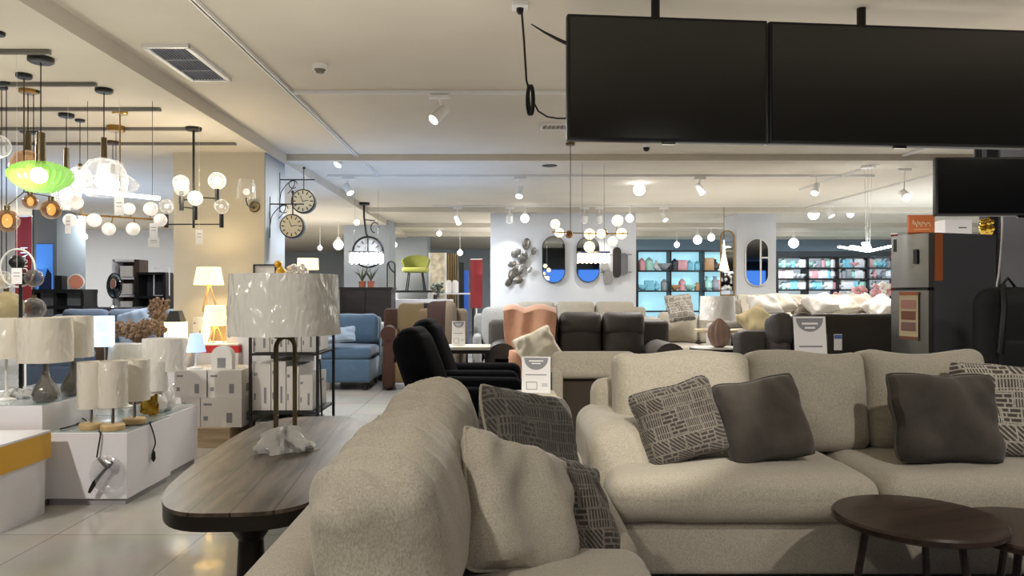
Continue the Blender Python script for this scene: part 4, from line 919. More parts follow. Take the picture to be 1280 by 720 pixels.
# hoop lamp and floor globes at far left
d = 4.9; t = T('hoop_lamp', 'black stemmed lamp with a white hoop and glass globes at far left', 'lamp', (gx(26, d), d, .626)); z = lambda py: gz(py, d)-.626; q = lambda px: gx(px, d)-t.location.x
P('stem', MB().cyl((0, 0, 0), (0, 0, z(330)), .012, n=10), BLACKM, t); P('foot', MB().lathe((0, 0, 0), [(.1, 0), (.1, .02)]), BLACKM, t)
P('hoop', MB().tube([(q(22)+.115*math.cos(a_), 0, z(335)+.125*math.sin(a_)) for a_ in [2*PI*k/32 for k in range(32)]], .007, 8, closed=True), WHITEM, t)
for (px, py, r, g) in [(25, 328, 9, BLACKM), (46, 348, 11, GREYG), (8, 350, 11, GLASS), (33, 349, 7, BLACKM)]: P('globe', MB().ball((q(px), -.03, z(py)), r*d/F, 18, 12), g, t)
globe('beige crackle glass globe low at the left edge', 8, 384, 20, 5.2, mat('crackle_glass', '#b5a67e', .2, bump=.6, bscale=25, coat=.6), False)
globe('smoky grey glass globe beside the hoop lamp stem', 42, 386, 14, 5.4, GREYG, False); globe('small beige glass globe above its larger twin at the left edge', 2, 352, 10, 5.3, mat('crackle_glass', '#b5a67e', .2), False)
# wall sconce on the pillar
t = T('wall_sconce', 'iron wall sconce with a wrapped glass shade on the cream pillar', 'wall lamp', (gx(317, 7.72), 7.72, gz(258, 7.72)))
P('backplate', MB().cyl((0, .028, 0), (0, 0, 0), .06, .05, 20), BRASSD, t); P('arm', MB().tube([(0, 0, 0), (0, -.05, -.01), (-.03, -.09, .0), (-.045, -.09, .05), (-.045, -.09, .08)], .008), BLACKM, t)
P('shade', drum(MB(), .07, .27, .10, .085, 24, 6).__class__() if False else MB().lathe((-.045, -.09, 0), [(.095, .07), (.09, .2), (.07, .27)], 24, cap=False), GLASS, t)
P('bulb', MB().ball((-.045, -.09, .14), .035), OPAL, t)
# things behind the big shade: small frame, yellow cover, white wreath
t = T('picture_frame', 'small black frame peeking over the big wrapped shade', 'frame', (gx(331, 6.9), 6.9, 1.42)); P('frame', MB().box((-.1, 0, .08), (.012, .02, .16)).box((.1, 0, .08), (.012, .02, .16)).box((0, 0, .155), (.21, .02, .012)).box((0, 0, .006), (.21, .02, .012)), BLACKM, t, False); P('print', MB().box((0, .004, .08), (.19, .006, .14)), PAPER, t, False)
S('tall_display_case', MB().box((gx(350, 7.05), 7.05, .709), (.72, .26, 1.416)), WHITE, 'tall white display case hidden behind the brass lamp shade', 'display case', smooth=False)
fl = MB(); rnd = random.Random(3)
for k in range(26): fl.ball((gx(333, 7)+rnd.uniform(0, .38), 7.0+rnd.uniform(-.06, .06), 1.45+rnd.uniform(0, .13)), rnd.uniform(.02, .04), 8, 6)
S('flower_garland', fl, mat('white_petal', '#e6e1d6', .7), 'white silk flower garland peeking over the big wrapped shade', 'flowers')
S('figurine', MB().lathe((gx(351, 6.86), 6.86, 1.418), [(.03, 0), (.05, .03), (.045, .1), (.02, .14)]).ball((gx(348, 6.86), 6.86, 1.58), .035), YELLOW, 'small yellow figurine above the big wrapped shade', 'figurine')
lamp_px('cream ribbed drum lamp right of the cream pillar', 385, 11.7, 1.42, 26, 323, 337, LITSHADE, 'slim', .98, wob=0)
S('display_cabinet', MB().box((gx(380, 10.6)-.1, 11.75, .709), (.5, .4, 1.418)), mat('pale_cabinet', '#b8b2a8', .6), 'pale cabinet behind the brass lamp carrying the ribbed drum lamp', 'cabinet', smooth=False)

# ------------------------------------------------------------------ clocks
FACE = mat('clock_face', '#dcd6bf', .6)
def clock(t, r, two=True, face=True, back=None):
    P('case', MB().lathe((0, 0, 0), [(r*.86, -.045), (r, -.04), (r*1.04, 0), (r, .04), (r*.86, .045)], 40, rot=(PI/2, 0, 0), cap=True), BLACKM, t)
    P('dial', MB().cyl((0, -.046, 0), (0, -.048, 0), r*.9, n=40), back or FACE, t, label='cream dial')
    m = MB()
    for k in range(12):
        a_ = k*PI/6; m.box((r*.72*math.sin(a_), -.0495, r*.72*math.cos(a_)), (r*.08, .002, r*.26), (0, a_, 0))
    P('numerals', m, BLACKM, t, False)
    P('hands', MB().box((-.1*r, -.051, .2*r), (r*.05, .002, r*.55), (0, -.4, 0)).box((.22*r, -.052, .02*r), (r*.05, .002, r*.5), (0, 1.4, 0)), BLACKM, t, False)
def bracket_clock(label, px, py, rpx, d, wallx):
    r = rpx*d/F; p = U(px, py, d); t = T('station_clock', label, 'clock', p); clock(t, r)
    zt_ = r+.09; wx = wallx-p.x
    P('bracket', MB().tube([(wx, 0, zt_+.02), (.12, 0, zt_+.02)], .007, 6).tube([(0, 0, r), (0, 0, zt_+.14)], .008, 6).ball((0, 0, zt_+.15), .016)
      .tube([(wx+.01, 0, zt_+.1), (wx+.01, 0, zt_-.34)], .008, 6)
      .tube([(wx+.015, 0, zt_-.2)]+[(wx+.10-.08*math.cos(a_), 0, zt_-.08+.09*math.sin(a_-.9)) for a_ in [k*PI/8 for k in range(1, 13)]], .005, 6)
      .tube([(wx+.16+.045*math.cos(a_), 0, zt_-.03+.045*math.sin(a_)) for a_ in [k*PI/8 for k in range(15)]], .005, 6), BLACKM, t)
    return t
bracket_clock('upper round station clock bracketed to the cream pillar side', 380, 252, 15, 8.25, -2.47)
bracket_clock('lower round station clock bracketed to the cream pillar side', 366, 283, 15, 7.9, -2.47)
d = 12.9; t = T('hanging_clock', 'large open-dial station clock hanging from the ceiling before a grey pillar', 'clock', U(460, 315, d)); r = 19*d/F
ctop = CZ-t.location.z
P('ring', MB().tube([(r*math.cos(a_), 0, r*math.sin(a_)) for a_ in [2*PI*k/40 for k in range(40)]], .018, 8, closed=True), BLACKM, t)
for k in range(12): a_ = k*PI/6; P('numeral', MB().box((r*.72*math.sin(a_), 0, r*.72*math.cos(a_)), (r*.06, .004, r*.22), (0, a_, 0)), BLACKM, t, False)
P('hands', MB().box((0, -.01, .12), (.02, .004, .24)).box((.06, -.01, .0), (.16, .004, .018)), BLACKM, t, False); P('dial', MB().cyl((0, .01, 0), (0, .014, 0), r*.95, n=40), mat('pale_dial', '#cfd0d2', .5), t)
P('pole', MB().tube([(-.07, 0, ctop), (-.07, 0, ctop-.25), (-.03, 0, r+.05), (0, 0, r)], .018, 8), BLACKM, t); P('ceiling_rose', MB().cyl((-.07, 0, ctop-.04), (-.07, 0, ctop), .1), BLACKM, t)
P('scroll', MB().tube([(.12+.07*math.cos(a_), 0, r+.16+.09*math.sin(a_)) for a_ in [k*PI/6 for k in range(10)]], .01, 6).tube([(-.07, 0, r+.3), (.12, 0, r+.28)], .01, 6), BLACKM, t)
# ------------------------------------------------------------------ crystal and globe chandeliers in the middle
d = 7.8; t = T('chandelier', 'brass branching chandelier of warm glass globes before the mirror wall', 'chandelier', (gx(713, d), d, CZ)); z = lambda py: gz(py, d)-CZ; q = lambda px: gx(px, d)-t.location.x
rose(t, BRASSD, .05); P('cord', MB().cyl((0, 0, -.02), (0, 0, z(291)), .004, n=6), CABLE, t); P('bar', MB().tube([(q(690), 0, z(290)), (q(735), 0, z(292)), (q(785), 0, z(292))], .006, 6), BRASS, t)
for k, (px, py, r, lit) in enumerate([(694, 280, 6, 1), (700, 290, 6, 1), (710, 294, 5, 0), (738, 292, 7, 1), (752, 292, 6, 1), (770, 277, 7, 1), (779, 291, 7, 1), (765, 302, 6, 1), (736, 309, 7, 1), (757, 290, 5, 0)]):
    dy = .12*math.sin(k*2.3); P('arm', MB().tube([(q(min(max(px, 692), 780)), 0, z(291)), (q(px), dy, z(py))], .004, 5), BRASS, t)
    P('globe', MB().ball((q(px), dy, z(py)), r*d/F, 16, 10), OPALLIT if lit else SMOKE, t)
def crystal(label, px0, px1, py0, py1, d, m, wires=True):
    x0, x1 = gx(px0, d), gx(px1, d); z0, z1 = gz(py1, d), gz(py0, d); t = T('crystal_pendant', label, 'pendant lamp', ((x0+x1)/2, d, z0)); w_ = x1-x0; h_ = z1-z0; n = 14
    for i in range(n):
        for j in range(2): P('crystal', MB().box((-w_/2+w_*(i+.5)/n, -.07+.14*j, h_/2), (w_/n*.45, .03, h_*(.8+.2*((i+j) % 2))), (0, 0, .5)), m, t, False)
    P('plate', MB().box((0, 0, h_+.01), (w_, .2, .02)), CHROME, t, False)
    for s_ in (-1, 1): P('wire', MB().cyl((s_*w_*.35, 0, h_), (s_*w_*.35, 0, CZ-z0), .003, n=5), CHROME, t)
    return t
crystal('lit rectangular crystal pendant under the globe chandelier', 722, 761, 317, 329, 8.6, mat('lit_crystal', '#fff3d8', .2, emit=1.6, ecol=(1, .95, .82)))
crystal('dazzling oval crystal pendant hiding half the hanging clock', 437, 479, 316, 330, 11.4, mat('bright_crystal', '#ffffff', .2, emit=4, ecol=(1, 1, 1)))
# splayed white led pendant right
t = T('pendant_lamp', 'splayed white leaf-blade pendant glowing left of the refrigerator', 'pendant lamp', (gx(1085, 9.2), 9.2, CZ)); z = lambda py: gz(py, 9.2)-CZ
for k in range(5): a_ = k*2*PI/5+.4; P('blade', MB().rbox((.17*math.cos(a_), .17*math.sin(a_), z(311)+.02*(k % 2)), (.36, .09, .02), .009, 2, rot=(0, -.18, a_)), BULBC, t)
for k in range(3): P('wire', MB().cyl((.05*math.cos(k*2.1), .05*math.sin(k*2.1), 0), (.02*math.cos(k*2.1), .02*math.sin(k*2.1), z(311)), .003, n=5), WHITEM, t)
P('ceiling_rose', MB().cyl((0, 0, -.03), (0, 0, 0), .09), WHITEM, t)
t = T('pendant_lamp', 'pale glowing cone pendant beside the tall arched mirror', 'pendant lamp', (gx(905, 13.6), 13.6, CZ)); z = lambda py: gz(py, 13.6)-CZ
P('cone', MB().lathe((0, 0, 0), [(.09, z(338)), (.03, z(318)), (.01, z(300))]), OPALLIT, t); P('cord', MB().cyl((0, 0, 0), (0, 0, z(300)), .005, n=5), CABLE, t)

# ------------------------------------------------------------------ mirror wall pieces
def capsule_pts(w, h, n=14): r = w/2; return [(r*math.cos(a_), h/2-r+r*math.sin(a_)) for a_ in [PI*k/n for k in range(n+1)]]+[(r*math.cos(a_), -h/2+r+r*math.sin(a_)) for a_ in [PI+PI*k/n for k in range(n+1)]]
MY = Matrix.Rotation(PI/2, 4, 'X')
def capsule_mirror(label, px, y0, y1, wpx, d, muntin=False, group=None):
    h_ = (y1-y0)*d/F; w_ = wpx*d/F; t = T('capsule_mirror', label, 'mirror', U(px, (y0+y1)/2, d), 0, group)
    P('rim', MB().prism(capsule_pts(w_+.024, h_+.024), -.02, .02, MY), WHITEM if muntin else BLACKM, t); P('mirror', MB().prism(capsule_pts(w_, h_), .021, .024, MY), MIRROR, t, False, 'mirror glass')
    if muntin: P('bar', MB().box((.16*w_, -.03, 0), (.03, .012, h_*.98)).box((.34*w_, -.03, h_*.1), (w_*.34, .012, .03)), WHITEM, t, False)
    return t
capsule_mirror('pill-shaped mirror on the white wall, nearer the leaf wall art', 692, 296, 353, 27, 13.86); capsule_mirror('pill-shaped mirror on the white wall behind the globe chandelier', 735, 297, 352, 27, 13.86)
capsule_mirror('pill-shaped window-pane mirror on the white pillar', 946, 299, 357, 27, 14.56, True)
t = T('arched_mirror', 'tall narrow gold arched mirror on the shaded side of the white pillar', 'mirror', (gx(914, 14.5), 14.75, gz(370, 14.6))); hh = gz(287, 14.6)-gz(370, 14.6)
pts = [(-.14, 0), (.14, 0)]+[(.14*math.cos(a_), hh-.14+.14*math.sin(a_)) for a_ in [PI*k/10 for k in range(11)]]
P('rim', MB().prism(pts, -.015, .015, MY), BRASS, t); P('mirror', MB().prism([(x*.84, .03+y*.96) for x, y in pts], .016, .02, MY), MIRROR, t, False); t.rotation_euler[2] = -.5
t = T('leaf_wall_art', 'silver metal leaf cluster hung on the white mirror wall', 'wall art', U(653, 328, 13.86))
for k, (px, py, rr, an) in enumerate([(658, 305, .09, .3), (645, 316, .09, .9), (652, 325, .08, -.4), (667, 314, .06, .2), (640, 330, .07, 1.2), (651, 335, .07, .5), (641, 343, .1, .4), (647, 338, .08, -.8), (656, 320, .07, 0), (636, 353, .07, .7), (648, 350, .08, 1.4), (662, 337, .05, .6)]):
    x_ = gx(px, 13.86)-t.location.x; z_ = gz(py, 13.86)-t.location.z
    P('leaf', MB().ball((x_, -.02-.01*(k % 3), z_), rr, 12, 8, (.9, .16, 1.25), rot=(.2*math.sin(k), an, .4*math.cos(k*2))), mat('silver_leaf', '#8d8b86', .25, .9), t)
    P('stem', MB().cyl((x_, .01, z_), (0, .015, -.05), .005, n=5), mat('silver_leaf', '#8d8b86', .25, .9), t)
t = T('stone_wall_art', 'set of rounded dark and grey plaques on wire at the mirror wall edge', 'wall art', U(770, 332, 13.86))
for (px, py, w_, h_, c_) in [(771, 328, 10, 38, '#2b2424'), (780, 330, 9, 27, '#6a6a6e'), (760, 347, 11, 17, '#8a8784'), (756, 333, 9, 10, '#a09d96')]:
    x_ = gx(px, 13.86)-t.location.x; z_ = gz(py, 13.86)-t.location.z; P('plaque', MB().prism(capsule_pts(w_*15e-3, h_*15e-3), .0, .03, Matrix.Translation((x_, 0, z_)) @ MY), mat('plaque_'+c_[1:], c_, .5), t, label='rounded plaque')
for py in (318, 340): P('wire', MB().cyl((-.3, .02, gz(py, 13.86)-t.location.z), (.3, .02, gz(py, 13.86)-t.location.z), .005, n=5), BLACKM, t)

# ------------------------------------------------------------------ middle-distance sofas
t = sofa('dark grey leather recliner sofa under the peach throw', (gx(729, 8.3), 8.45, 0), 0, 2.14, .95, LEATHER, nb=3, ns=3, seat=.5, back=1.0, cush=1.06, arm=.74, aw=.32, leather=True, legs=False, roll=True)
def throwf(u, v):
    x = gx(635, 8.2)+u*(gx(694, 8.2)-gx(635, 8.2))-.03*math.sin(v*3)+.02*math.sin(u*9)
    p = v*1.9
    if p < .3: y, z_ = 8.62-p*.3, 1.02+p*.3
    elif p < .6: q_ = (p-.3)/.3; y, z_ = 8.53-.32*q_, 1.14+.02*math.sin(q_*PI)
    elif p < 1.35: q_ = (p-.6)/.75; y, z_ = 8.2-.12*q_, 1.12-.5*q_
    else: q_ = (p-1.35)/.55; y, z_ = 8.06-.16*q_, .62-.03*q_
    return (x+.05*(u-.5)*math.sin(v*5), y-.03-.011*math.sin(u*15+v*5), z_+.02*math.sin(u*11))
S('throw_blanket', MB().grid(throwf, 26, 34, .012), PEACH, 'peach fleece throw draped over the end of the recliner sofa', 'blanket')
def throw2(u, v):
    x = gx(638, 7.7)+u*.5; p = v
    if p < .45: y, z_ = 8.05-p*.35, .66
    else: q_ = (p-.45)/.55; y, z_ = 7.89-.05*q_, .66-.3*q_*(1-.35*u)
    return (x, y-.03*math.sin(u*13), z_+.015*math.sin(u*17+v*3))
S('folded_blanket', MB().grid(throw2, 20, 14, .03), PEACH, 'folded peach fleece hanging off the recliner sofa seat', 'blanket')
lean(671, 434, 7.85, .44, .36, .3, .42, 0, IVORY, 'ivory cushion standing cornerwise on the peach throw', 31, .14)
sofa('dark brown-grey recliner with curved back wings behind the beige sofa', (gx(1002, 5.75), 5.85, 0), .05, .76, .8, LEATHER, 'recliner', 2, 1, .48, 1.0, 1.12, .7, .2, leather=True, legs=False, roll=True, name='recliner')
sofa('dark brown leather sofa with a rolled edge left of the refrigerator', (gx(1092, 6.6), 6.75, 0), 0, 1.15, .9, LEATHER2, nb=1, ns=1, seat=.48, back=1.06, cush=1.1, arm=.7, aw=.1, legs=False)
t = T('swing_label', 'small white paper label pinned to the dark recliner back', 'label', (gx(1049, 5.5), 5.52, gz(438, 5.5))); P('card', MB().box((0, 0, .06), (.06, .002, .12)), PAPER, t, False); P('strip', MB().box((0, -.002, .1), (.056, .001, .03)), mat('blue_print', '#5a78b8', .6), t, False)
def recliner(label, loc, rz, m=BLACKLEA, sc_=1):
    """armchair with its foot panel raised, faces local -Y"""
    t = T('recliner', label, 'recliner', loc, rz, scale=sc_)
    P('backrest', MB().rbox((0, .42, .72), (.62, .26, .74), .12, 5, 4, rot=(-.35, 0, 0), fn=crown(1, .03)), m, t); P('headrest', MB().rbox((0, .50, .98), (.56, .22, .24), .1, 4, 3, rot=(-.35, 0, 0)), m, t)
    P('seat', MB().rbox((0, 0, .4), (.58, .72, .22), .08, 4), m, t); P('base', MB().rbox((0, 0, .17), (.6, .7, .34), .03, 2), m, t)
    P('footrest', MB().rbox((0, -.62, .42), (.56, .42, .12), .05, 3, rot=(.1, 0, 0)), m, t)
    for s_ in (-1, 1): P('armrest', MB().rbox((s_*.38, 0, .38), (.2, .85, .5), .09, 4), m, t)
    return t
recliner('black reclining armchair facing right beside the aisle, nearer one', (gx(588, 5.9), 6.0, 0), PI/2-.1, sc_=.94)
recliner('black reclining armchair behind its twin at the aisle', (gx(596, 7.0), 7.1, 0), PI/2-.05, sc_=.97)
sofa('long cream sofa backed against the white mirror wall', (gx(735, 11), 12.65, 0), 0, 2.5, .95, BEIGE_L, nb=3, ns=3, seat=.5, back=1.08, cush=1.16, arm=.75, aw=.22)
sofa('cream fabric corner sofa beneath the lit black shelves', (3.12, 11.5, 0), -.06, 1.75, .95, BEIGE_L, nb=2, ns=2, seat=.5, back=.9, cush=1.0, arm=.95, aw=.24)
lean(850, 385, 10.95, .42, .42, .3, .1, .2, TRIB_L, 'striped pale cushion on the cream corner sofa arm side', 41)
lean(910, 392, 10.95, .42, .4, .3, .1, -.2, mat('taupe_cloth', '#8b8174', .9, bump=.2), 'taupe cushion on the cream corner sofa', 42)
sofa('blue upholstered chaise sofa beside the black cabinet', (gx(417, 10.2), 10.45, 0), 0, 1.1, 1.0, BLUEFAB, nb=1, ns=1, seat=.56, back=.98, cush=1.0, arm=.9, aw=.14, arms=(0, 0))
lean(424, 419, 9.95, .44, .22, .5, .14, 0, mat('pale_blue_cloth', '#8595a8', .9, bump=.2), 'pale blue-grey lumbar cushion on the blue chaise', 43, .12)
sofa('cream armchair with rolled arms behind the blue chaise', (gx(470, 11.3), 11.48, 0), .1, .6, .8, fabric('taupe_weave', '#85807a', '#a8a29a'), 'armchair', 1, 1, .45, .8, .85, .9, .16, name='armchair', roll=True)
sofa('pale grey round-backed armchair left of the recliner sofa', (-.04, 9.45, 0), 0, .6, .7, GREYFAB, 'armchair', 1, 1, .45, 1.05, 1.12, .8, .1, name='armchair')
sofa('patchwork armchair with brown and black panels, nearer the black cabinet', (gx(518, 10.1), 10.4, 0), .1, .95, .85, stripes('patchwork_a', ['#3a2118', '#6b5a3c', '#6b5a3c', '#1a1616', '#6b5a3c'], .95), 'armchair', 1, 1, .5, 1.1, 1.16, .85, .2, name='armchair', roll=True)
sofa('brown and taupe patchwork armchair beside a white price card', (-.74, 9.1, 0), -.06, .62, .85, stripes('patchwork_b', ['#5d4c38', '#2c1712', '#2c1712', '#6b6052', '#6b6052'], .62), 'armchair', 1, 1, .5, 1.12, 1.2, .8, .12, name='armchair')
t = T('low_table', 'low table with a pale top and black edge behind the black recliners', 'table', (gx(578, 8.15), 8.15, 0)); P('top', MB().box((0, 0, .72), (.62, .5, .03)), mat('cream_top', '#cfc8b8', .5), t, False); P('apron', MB().box((0, 0, .685), (.6, .48, .04)), BLACKWOOD, t, False)
for sx in (-1, 1):
    for sy in (-1, 1): P('leg', MB().box((sx*.27, sy*.21, .333), (.04, .04, .664)), BLACKWOOD, t, False)
card('white price card on the pale low table by the patchwork armchair', (gx(573, 8.1), 8.1, .737), .145, .27, 0)
# lamp, vase and round table behind the large sofa
d = 6.6
t = T('round_table', 'white-topped round table with the ribbed terracotta vase', 'table', (gx(897, d), d, 0)); zt = gz(434, d)
P('top', MB().lathe((0, 0, 0), [(0, zt-.03), (.235, zt-.03), (.24, zt-.015), (.235, zt), (0, zt)], 40), WHITEM, t); P('rim', MB().lathe((0, 0, 0), [(.241, zt-.032), (.243, zt-.006)], 40, cap=False), BLACKM, t); P('pedestal', MB().lathe((0, 0, 0), [(.16, 0), (.16, .02), (.03, .05), (.03, zt-.03)]), BLACKM, t)
S('ribbed_vase', MB().lathe((gx(898, d), d-.02, zt), [(.03, 0), (.065, .02), (.095, .1), (.09, .17), (.055, .22), (.03, .245), (.012, .26)], 72, ribs=12, ribd=.08), mat('blush_clay', '#a08478', .6), 'blush ribbed round vase on the white round table', 'vase')
d = 9.3; t = T('round_table', 'low round table under the wrapped lamp, before the white pillar', 'table', (gx(898, d), d, 0)); P('top', MB().lathe((0, 0, 0), [(0, .83), (.3, .83), (.3, .86), (0, .86)], 32), BOARD, t); P('pedestal', MB().lathe((0, 0, 0), [(.18, 0), (.18, .02), (.035, .05), (.035, .83)]), BOARD, t)
lamp_px('wrapped pale drum lamp on the round table before the white pillar', 897, d, .862, 44, 370, 400, SHADEL, 'slim', .95, sm=BRASSD)

# beds with white linen
def bed(label, x0, x1, y0, y1, h, n=3):
    t = T('bed', label, 'bed', ((x0+x1)/2, (y0+y1)/2, 0)); w_, d_ = x1-x0, y1-y0; LIN = mat('white_linen', '#bfbab1', .9, bump=.5, bscale=5)
    P('base', MB().box((0, 0, h*.35), (w_, d_, h*.7)), mat('taupe_cloth', '#8b8174', .9), t, False); P('mattress', MB().rbox((0, 0, h*.8), (w_, d_, h*.4), .08, 3, 6, fn=crown(2, .03, .01, 2)), LIN, t)
    P('headboard', MB().rbox((0, d_/2+.03, (h+.35)/2), (w_, .08, h+.35), .03, 2), BEIGE_L, t)
    return t
bed('bed with white linen and heaped pillows beyond the dark recliners', gx(950, 11.5), gx(1125, 11.5), 10.6, 12.6, .95)
for k, (px, py) in enumerate([(955, 378), (975, 376), (1000, 379), (1025, 377), (1050, 380), (1075, 378), (1100, 380)]):
    lean(px, py+3, 10.9+.1*(k % 3), .48, .36, .9, .1*k, .3*math.sin(k), [mat('white_linen', '#bfbab1', .9), BEIGE_L, mat('taupe_cloth', '#8b8174', .9)][k % 3], '%s pillow from the white pillar, heaped on the far bed' % ['first', 'second', 'third', 'fourth', 'fifth', 'sixth', 'seventh'][k], 50+k, .18, group='pillows heaped on the far bed')
lean(945, 402, 9.75, .42, .40, .5, .5, 0, mat('mustard_taupe', '#8f8260', .9, bump=.2), 'mustard-taupe cushion behind the dark recliner', 61)
sofa('pale day bed carrying the mustard-taupe cushion', (gx(950, 9.8), 10.0, 0), 0, 1.1, .9, fabric('taupe_weave', '#85807a', '#a8a29a'), nb=1, ns=1, seat=.8, back=.9, cush=1.0, arm=.85, aw=.1)

# ------------------------------------------------------------------ refrigerator with its stickers
fx0 = gx(1120, 5.35); fx1 = gx(1168, 5.15); fz = gz(291, 5.25)
t = T('refrigerator', 'tall grey two-door refrigerator with photo stickers', 'refrigerator', (gx(1207, 5.6), 5.65, 0), 0)
# footprint corners: front face runs from far-left to near corner, side runs from near corner to the right
A = Vector((gx(1121, 5.55), 5.55)); B = Vector((gx(1168, 5.22), 5.22)); Cc = Vector((gx(1245, 5.42), 5.42)); Dd = A+(Cc-B)
org = Vector((t.location.x, t.location.y)); pts = [tuple(q_-org) for q_ in (A, B, Cc, Dd)]
zs_ = gz(364, 5.3)
P('body', MB().prism(pts, .03, fz), PURPLEG, t, False, 'dark grey side')
u = (B-A).normalized(); nrm = Vector((u.y, -u.x)); Lf = (B-A).length
def onface(s0, s1, z0, z1, off, th, m, name, parent, lab=None, bow=0, sm=False):
    k_ = 8 if bow else 1; base = []; front = []
    for i in range(k_+1):
        s_ = s0+(s1-s0)*i/k_; p = A+u*s_*Lf-org+nrm*off; base.append(tuple(p)); front.append(tuple(p+nrm*(th+bow*math.sin(PI*i/k_))))
    return P(name, MB().prism(front+base[::-1], z0, z1), m, parent, sm, lab)
DOORM = STEEL
up = onface(.0, 1, gz(361, 5.3)+.01, fz-.005, 0, .05, DOORM, 'door', t, 'upper steel freezer door', .03, True)
lo = onface(.0, 1, .06, gz(361, 5.3)-.012, 0, .05, DOORM, 'door', t, 'lower steel door', .02, True)
onface(.06, .96, gz(361, 5.3)-.02, gz(361, 5.3)+.018, .0, .045, BLACKM, 'handle_gap', t)
onface(.70, .80, gz(330, 5.3), gz(312, 5.3), .078, .005, BLACKM, 'display', up)
onface(.12, .2, gz(313, 5.3), gz(297, 5.3), .06, .01, BLACKM, 'handle', up)
onface(.3, .8, gz(425, 5.3), gz(365, 5.3), .072, .003, mat('cream_sticker', '#d8c7a2', .5), 'sticker', lo, 'long cream sticker')
onface(.3, .8, gz(369, 5.3), gz(365, 5.3), .0755, .003, ORANGE, 'sticker_strip', lo); onface(.3, .8, gz(425, 5.3), gz(421, 5.3), .0755, .003, mat('brown_print', '#8a5a44', .6), 'sticker_strip', lo)
for k in range(3): onface(.36, .74, gz(386+14*k, 5.3), gz(375+14*k, 5.3), .0755, .003, [mat('pink_print', '#c48c80', .6), mat('brown_print', '#8a5a44', .6), mat('dusky_print', '#8f6a64', .6)][k], 'sticker_photo', lo)
# orange side poster on the cabinet side
v = (Cc-B).normalized(); n2 = Vector((v.y, -v.x))
def onside(s0, s1, z0, z1, off, th, m, name, parent, lab=None):
    p0 = B+v*s0-org+n2*off; p1 = B+v*s1-org+n2*off; P(name, MB().prism([tuple(p0+n2*th), tuple(p1+n2*th), tuple(p1), tuple(p0)], z0, z1), m, parent, False, lab)
onside(.0, .075, gz(351, 5.25), fz-.005, .001, .003, ORANGE, 'side_sticker', t, 'upright orange sticker')
t = T('promo_sign', 'orange cardboard sign with scrawled lettering on the refrigerator top', 'sign', (gx(1156, 5.35), 5.4, fz)); w_ = .19
hh_ = gz(268, 5.35)-fz
P('board', MB().box((0, 0, hh_/2), (w_, .02, hh_)), ORANGE, t, False)
scr = [(-w_*.35+w_*.7*k/40, -.012, hh_*.55+.022*math.sin(k*1.25)*(1-k/60)+.01*math.sin(k*.6)) for k in range(41)]
P('lettering', MB().tube(scr, .0022, 5).tube([(-w_*.3, -.012, hh_*.25), (w_*.3, -.012, hh_*.28)], .0015, 5), mat('cream_print', '#e8cfa8', .6), t, label='cream scrawled lettering')
t = T('white_box', 'flat white box with a blue side on the refrigerator top', 'box', (gx(1190, 5.6), 5.62, fz)); P('box', MB().box((0, 0, .06), (.2, .2, .12)), PAPER, t, False); P('print', MB().box((.03, -.102, .06), (.06, .002, .006)), INK, t, False)
gb = MB()
for k in range(14): gb.ball((gx(1233, 5.6)+.012*math.sin(k*2.1)*3, 5.6+.02*math.cos(k), fz+.03+.008*k), .028-.001*k, 7, 5)
S('gold_bow', gb, mat('gold_foil', '#c9a545', .22, .9), 'gold foil bow on the refrigerator top under the television', 'bow')
# things right of it
t = T('backpack', 'black fabric backpack propped at the right edge', 'backpack', (gx(1273, 4.85), 4.95, .62))
P('bag', MB().rbox((0, 0, .36), (.42, .25, .74), .12, 5, 4, fn=crown(1, .03)), mat('black_nylon', '#16171a', .7, bump=.3, bscale=20), t); P('pocket', MB().rbox((0, -.14, .22), (.3, .08, .34), .04, 3), mat('black_nylon', '#16171a', .7), t)
for s_ in (-1, 1): P('strap', MB().tube([(s_*.1, -.1, .74), (s_*.14, -.17, .6), (s_*.16, -.16, .3)], .018, 8), BLACKM, t)
P('handle', MB().tube([(-.05, 0, .73), (0, 0, .79), (.05, 0, .73)], .01, 8), BLACKM, t)
t = T('counter', 'dark wooden counter beneath the backpack', 'counter', (gx(1290, 5), 5.05, 0)); P('body', MB().box((0, 0, .295), (.5, .5, .59)), BLACKWOOD, t, False); P('top', MB().box((0, 0, .605), (.54, .54, .028)), DARKWOOD, t, False)
S('brown_bag', MB().rbox((gx(1248, 5.0)+.0, 5.05, .88), (.07, .1, .27), .03, 3), mat('brown_leather', '#6b5136', .6), 'slim brown pouch hanging beside the backpack', 'pouch')
cord('white cable running down beside the dark post', [(gx(1250, 6.2), 6.2, 2.2), (gx(1253, 6.2), 6.2, 1.9), (gx(1249, 6.2), 6.2, 1.5), (gx(1243, 6.0), 6.0, 1.25), (gx(1242, 5.9), 5.9, .9), (gx(1244, 5.9), 5.9, .6), (gx(1246, 5.9), 5.9, .012)], .008).data.materials[0] = WHITEM

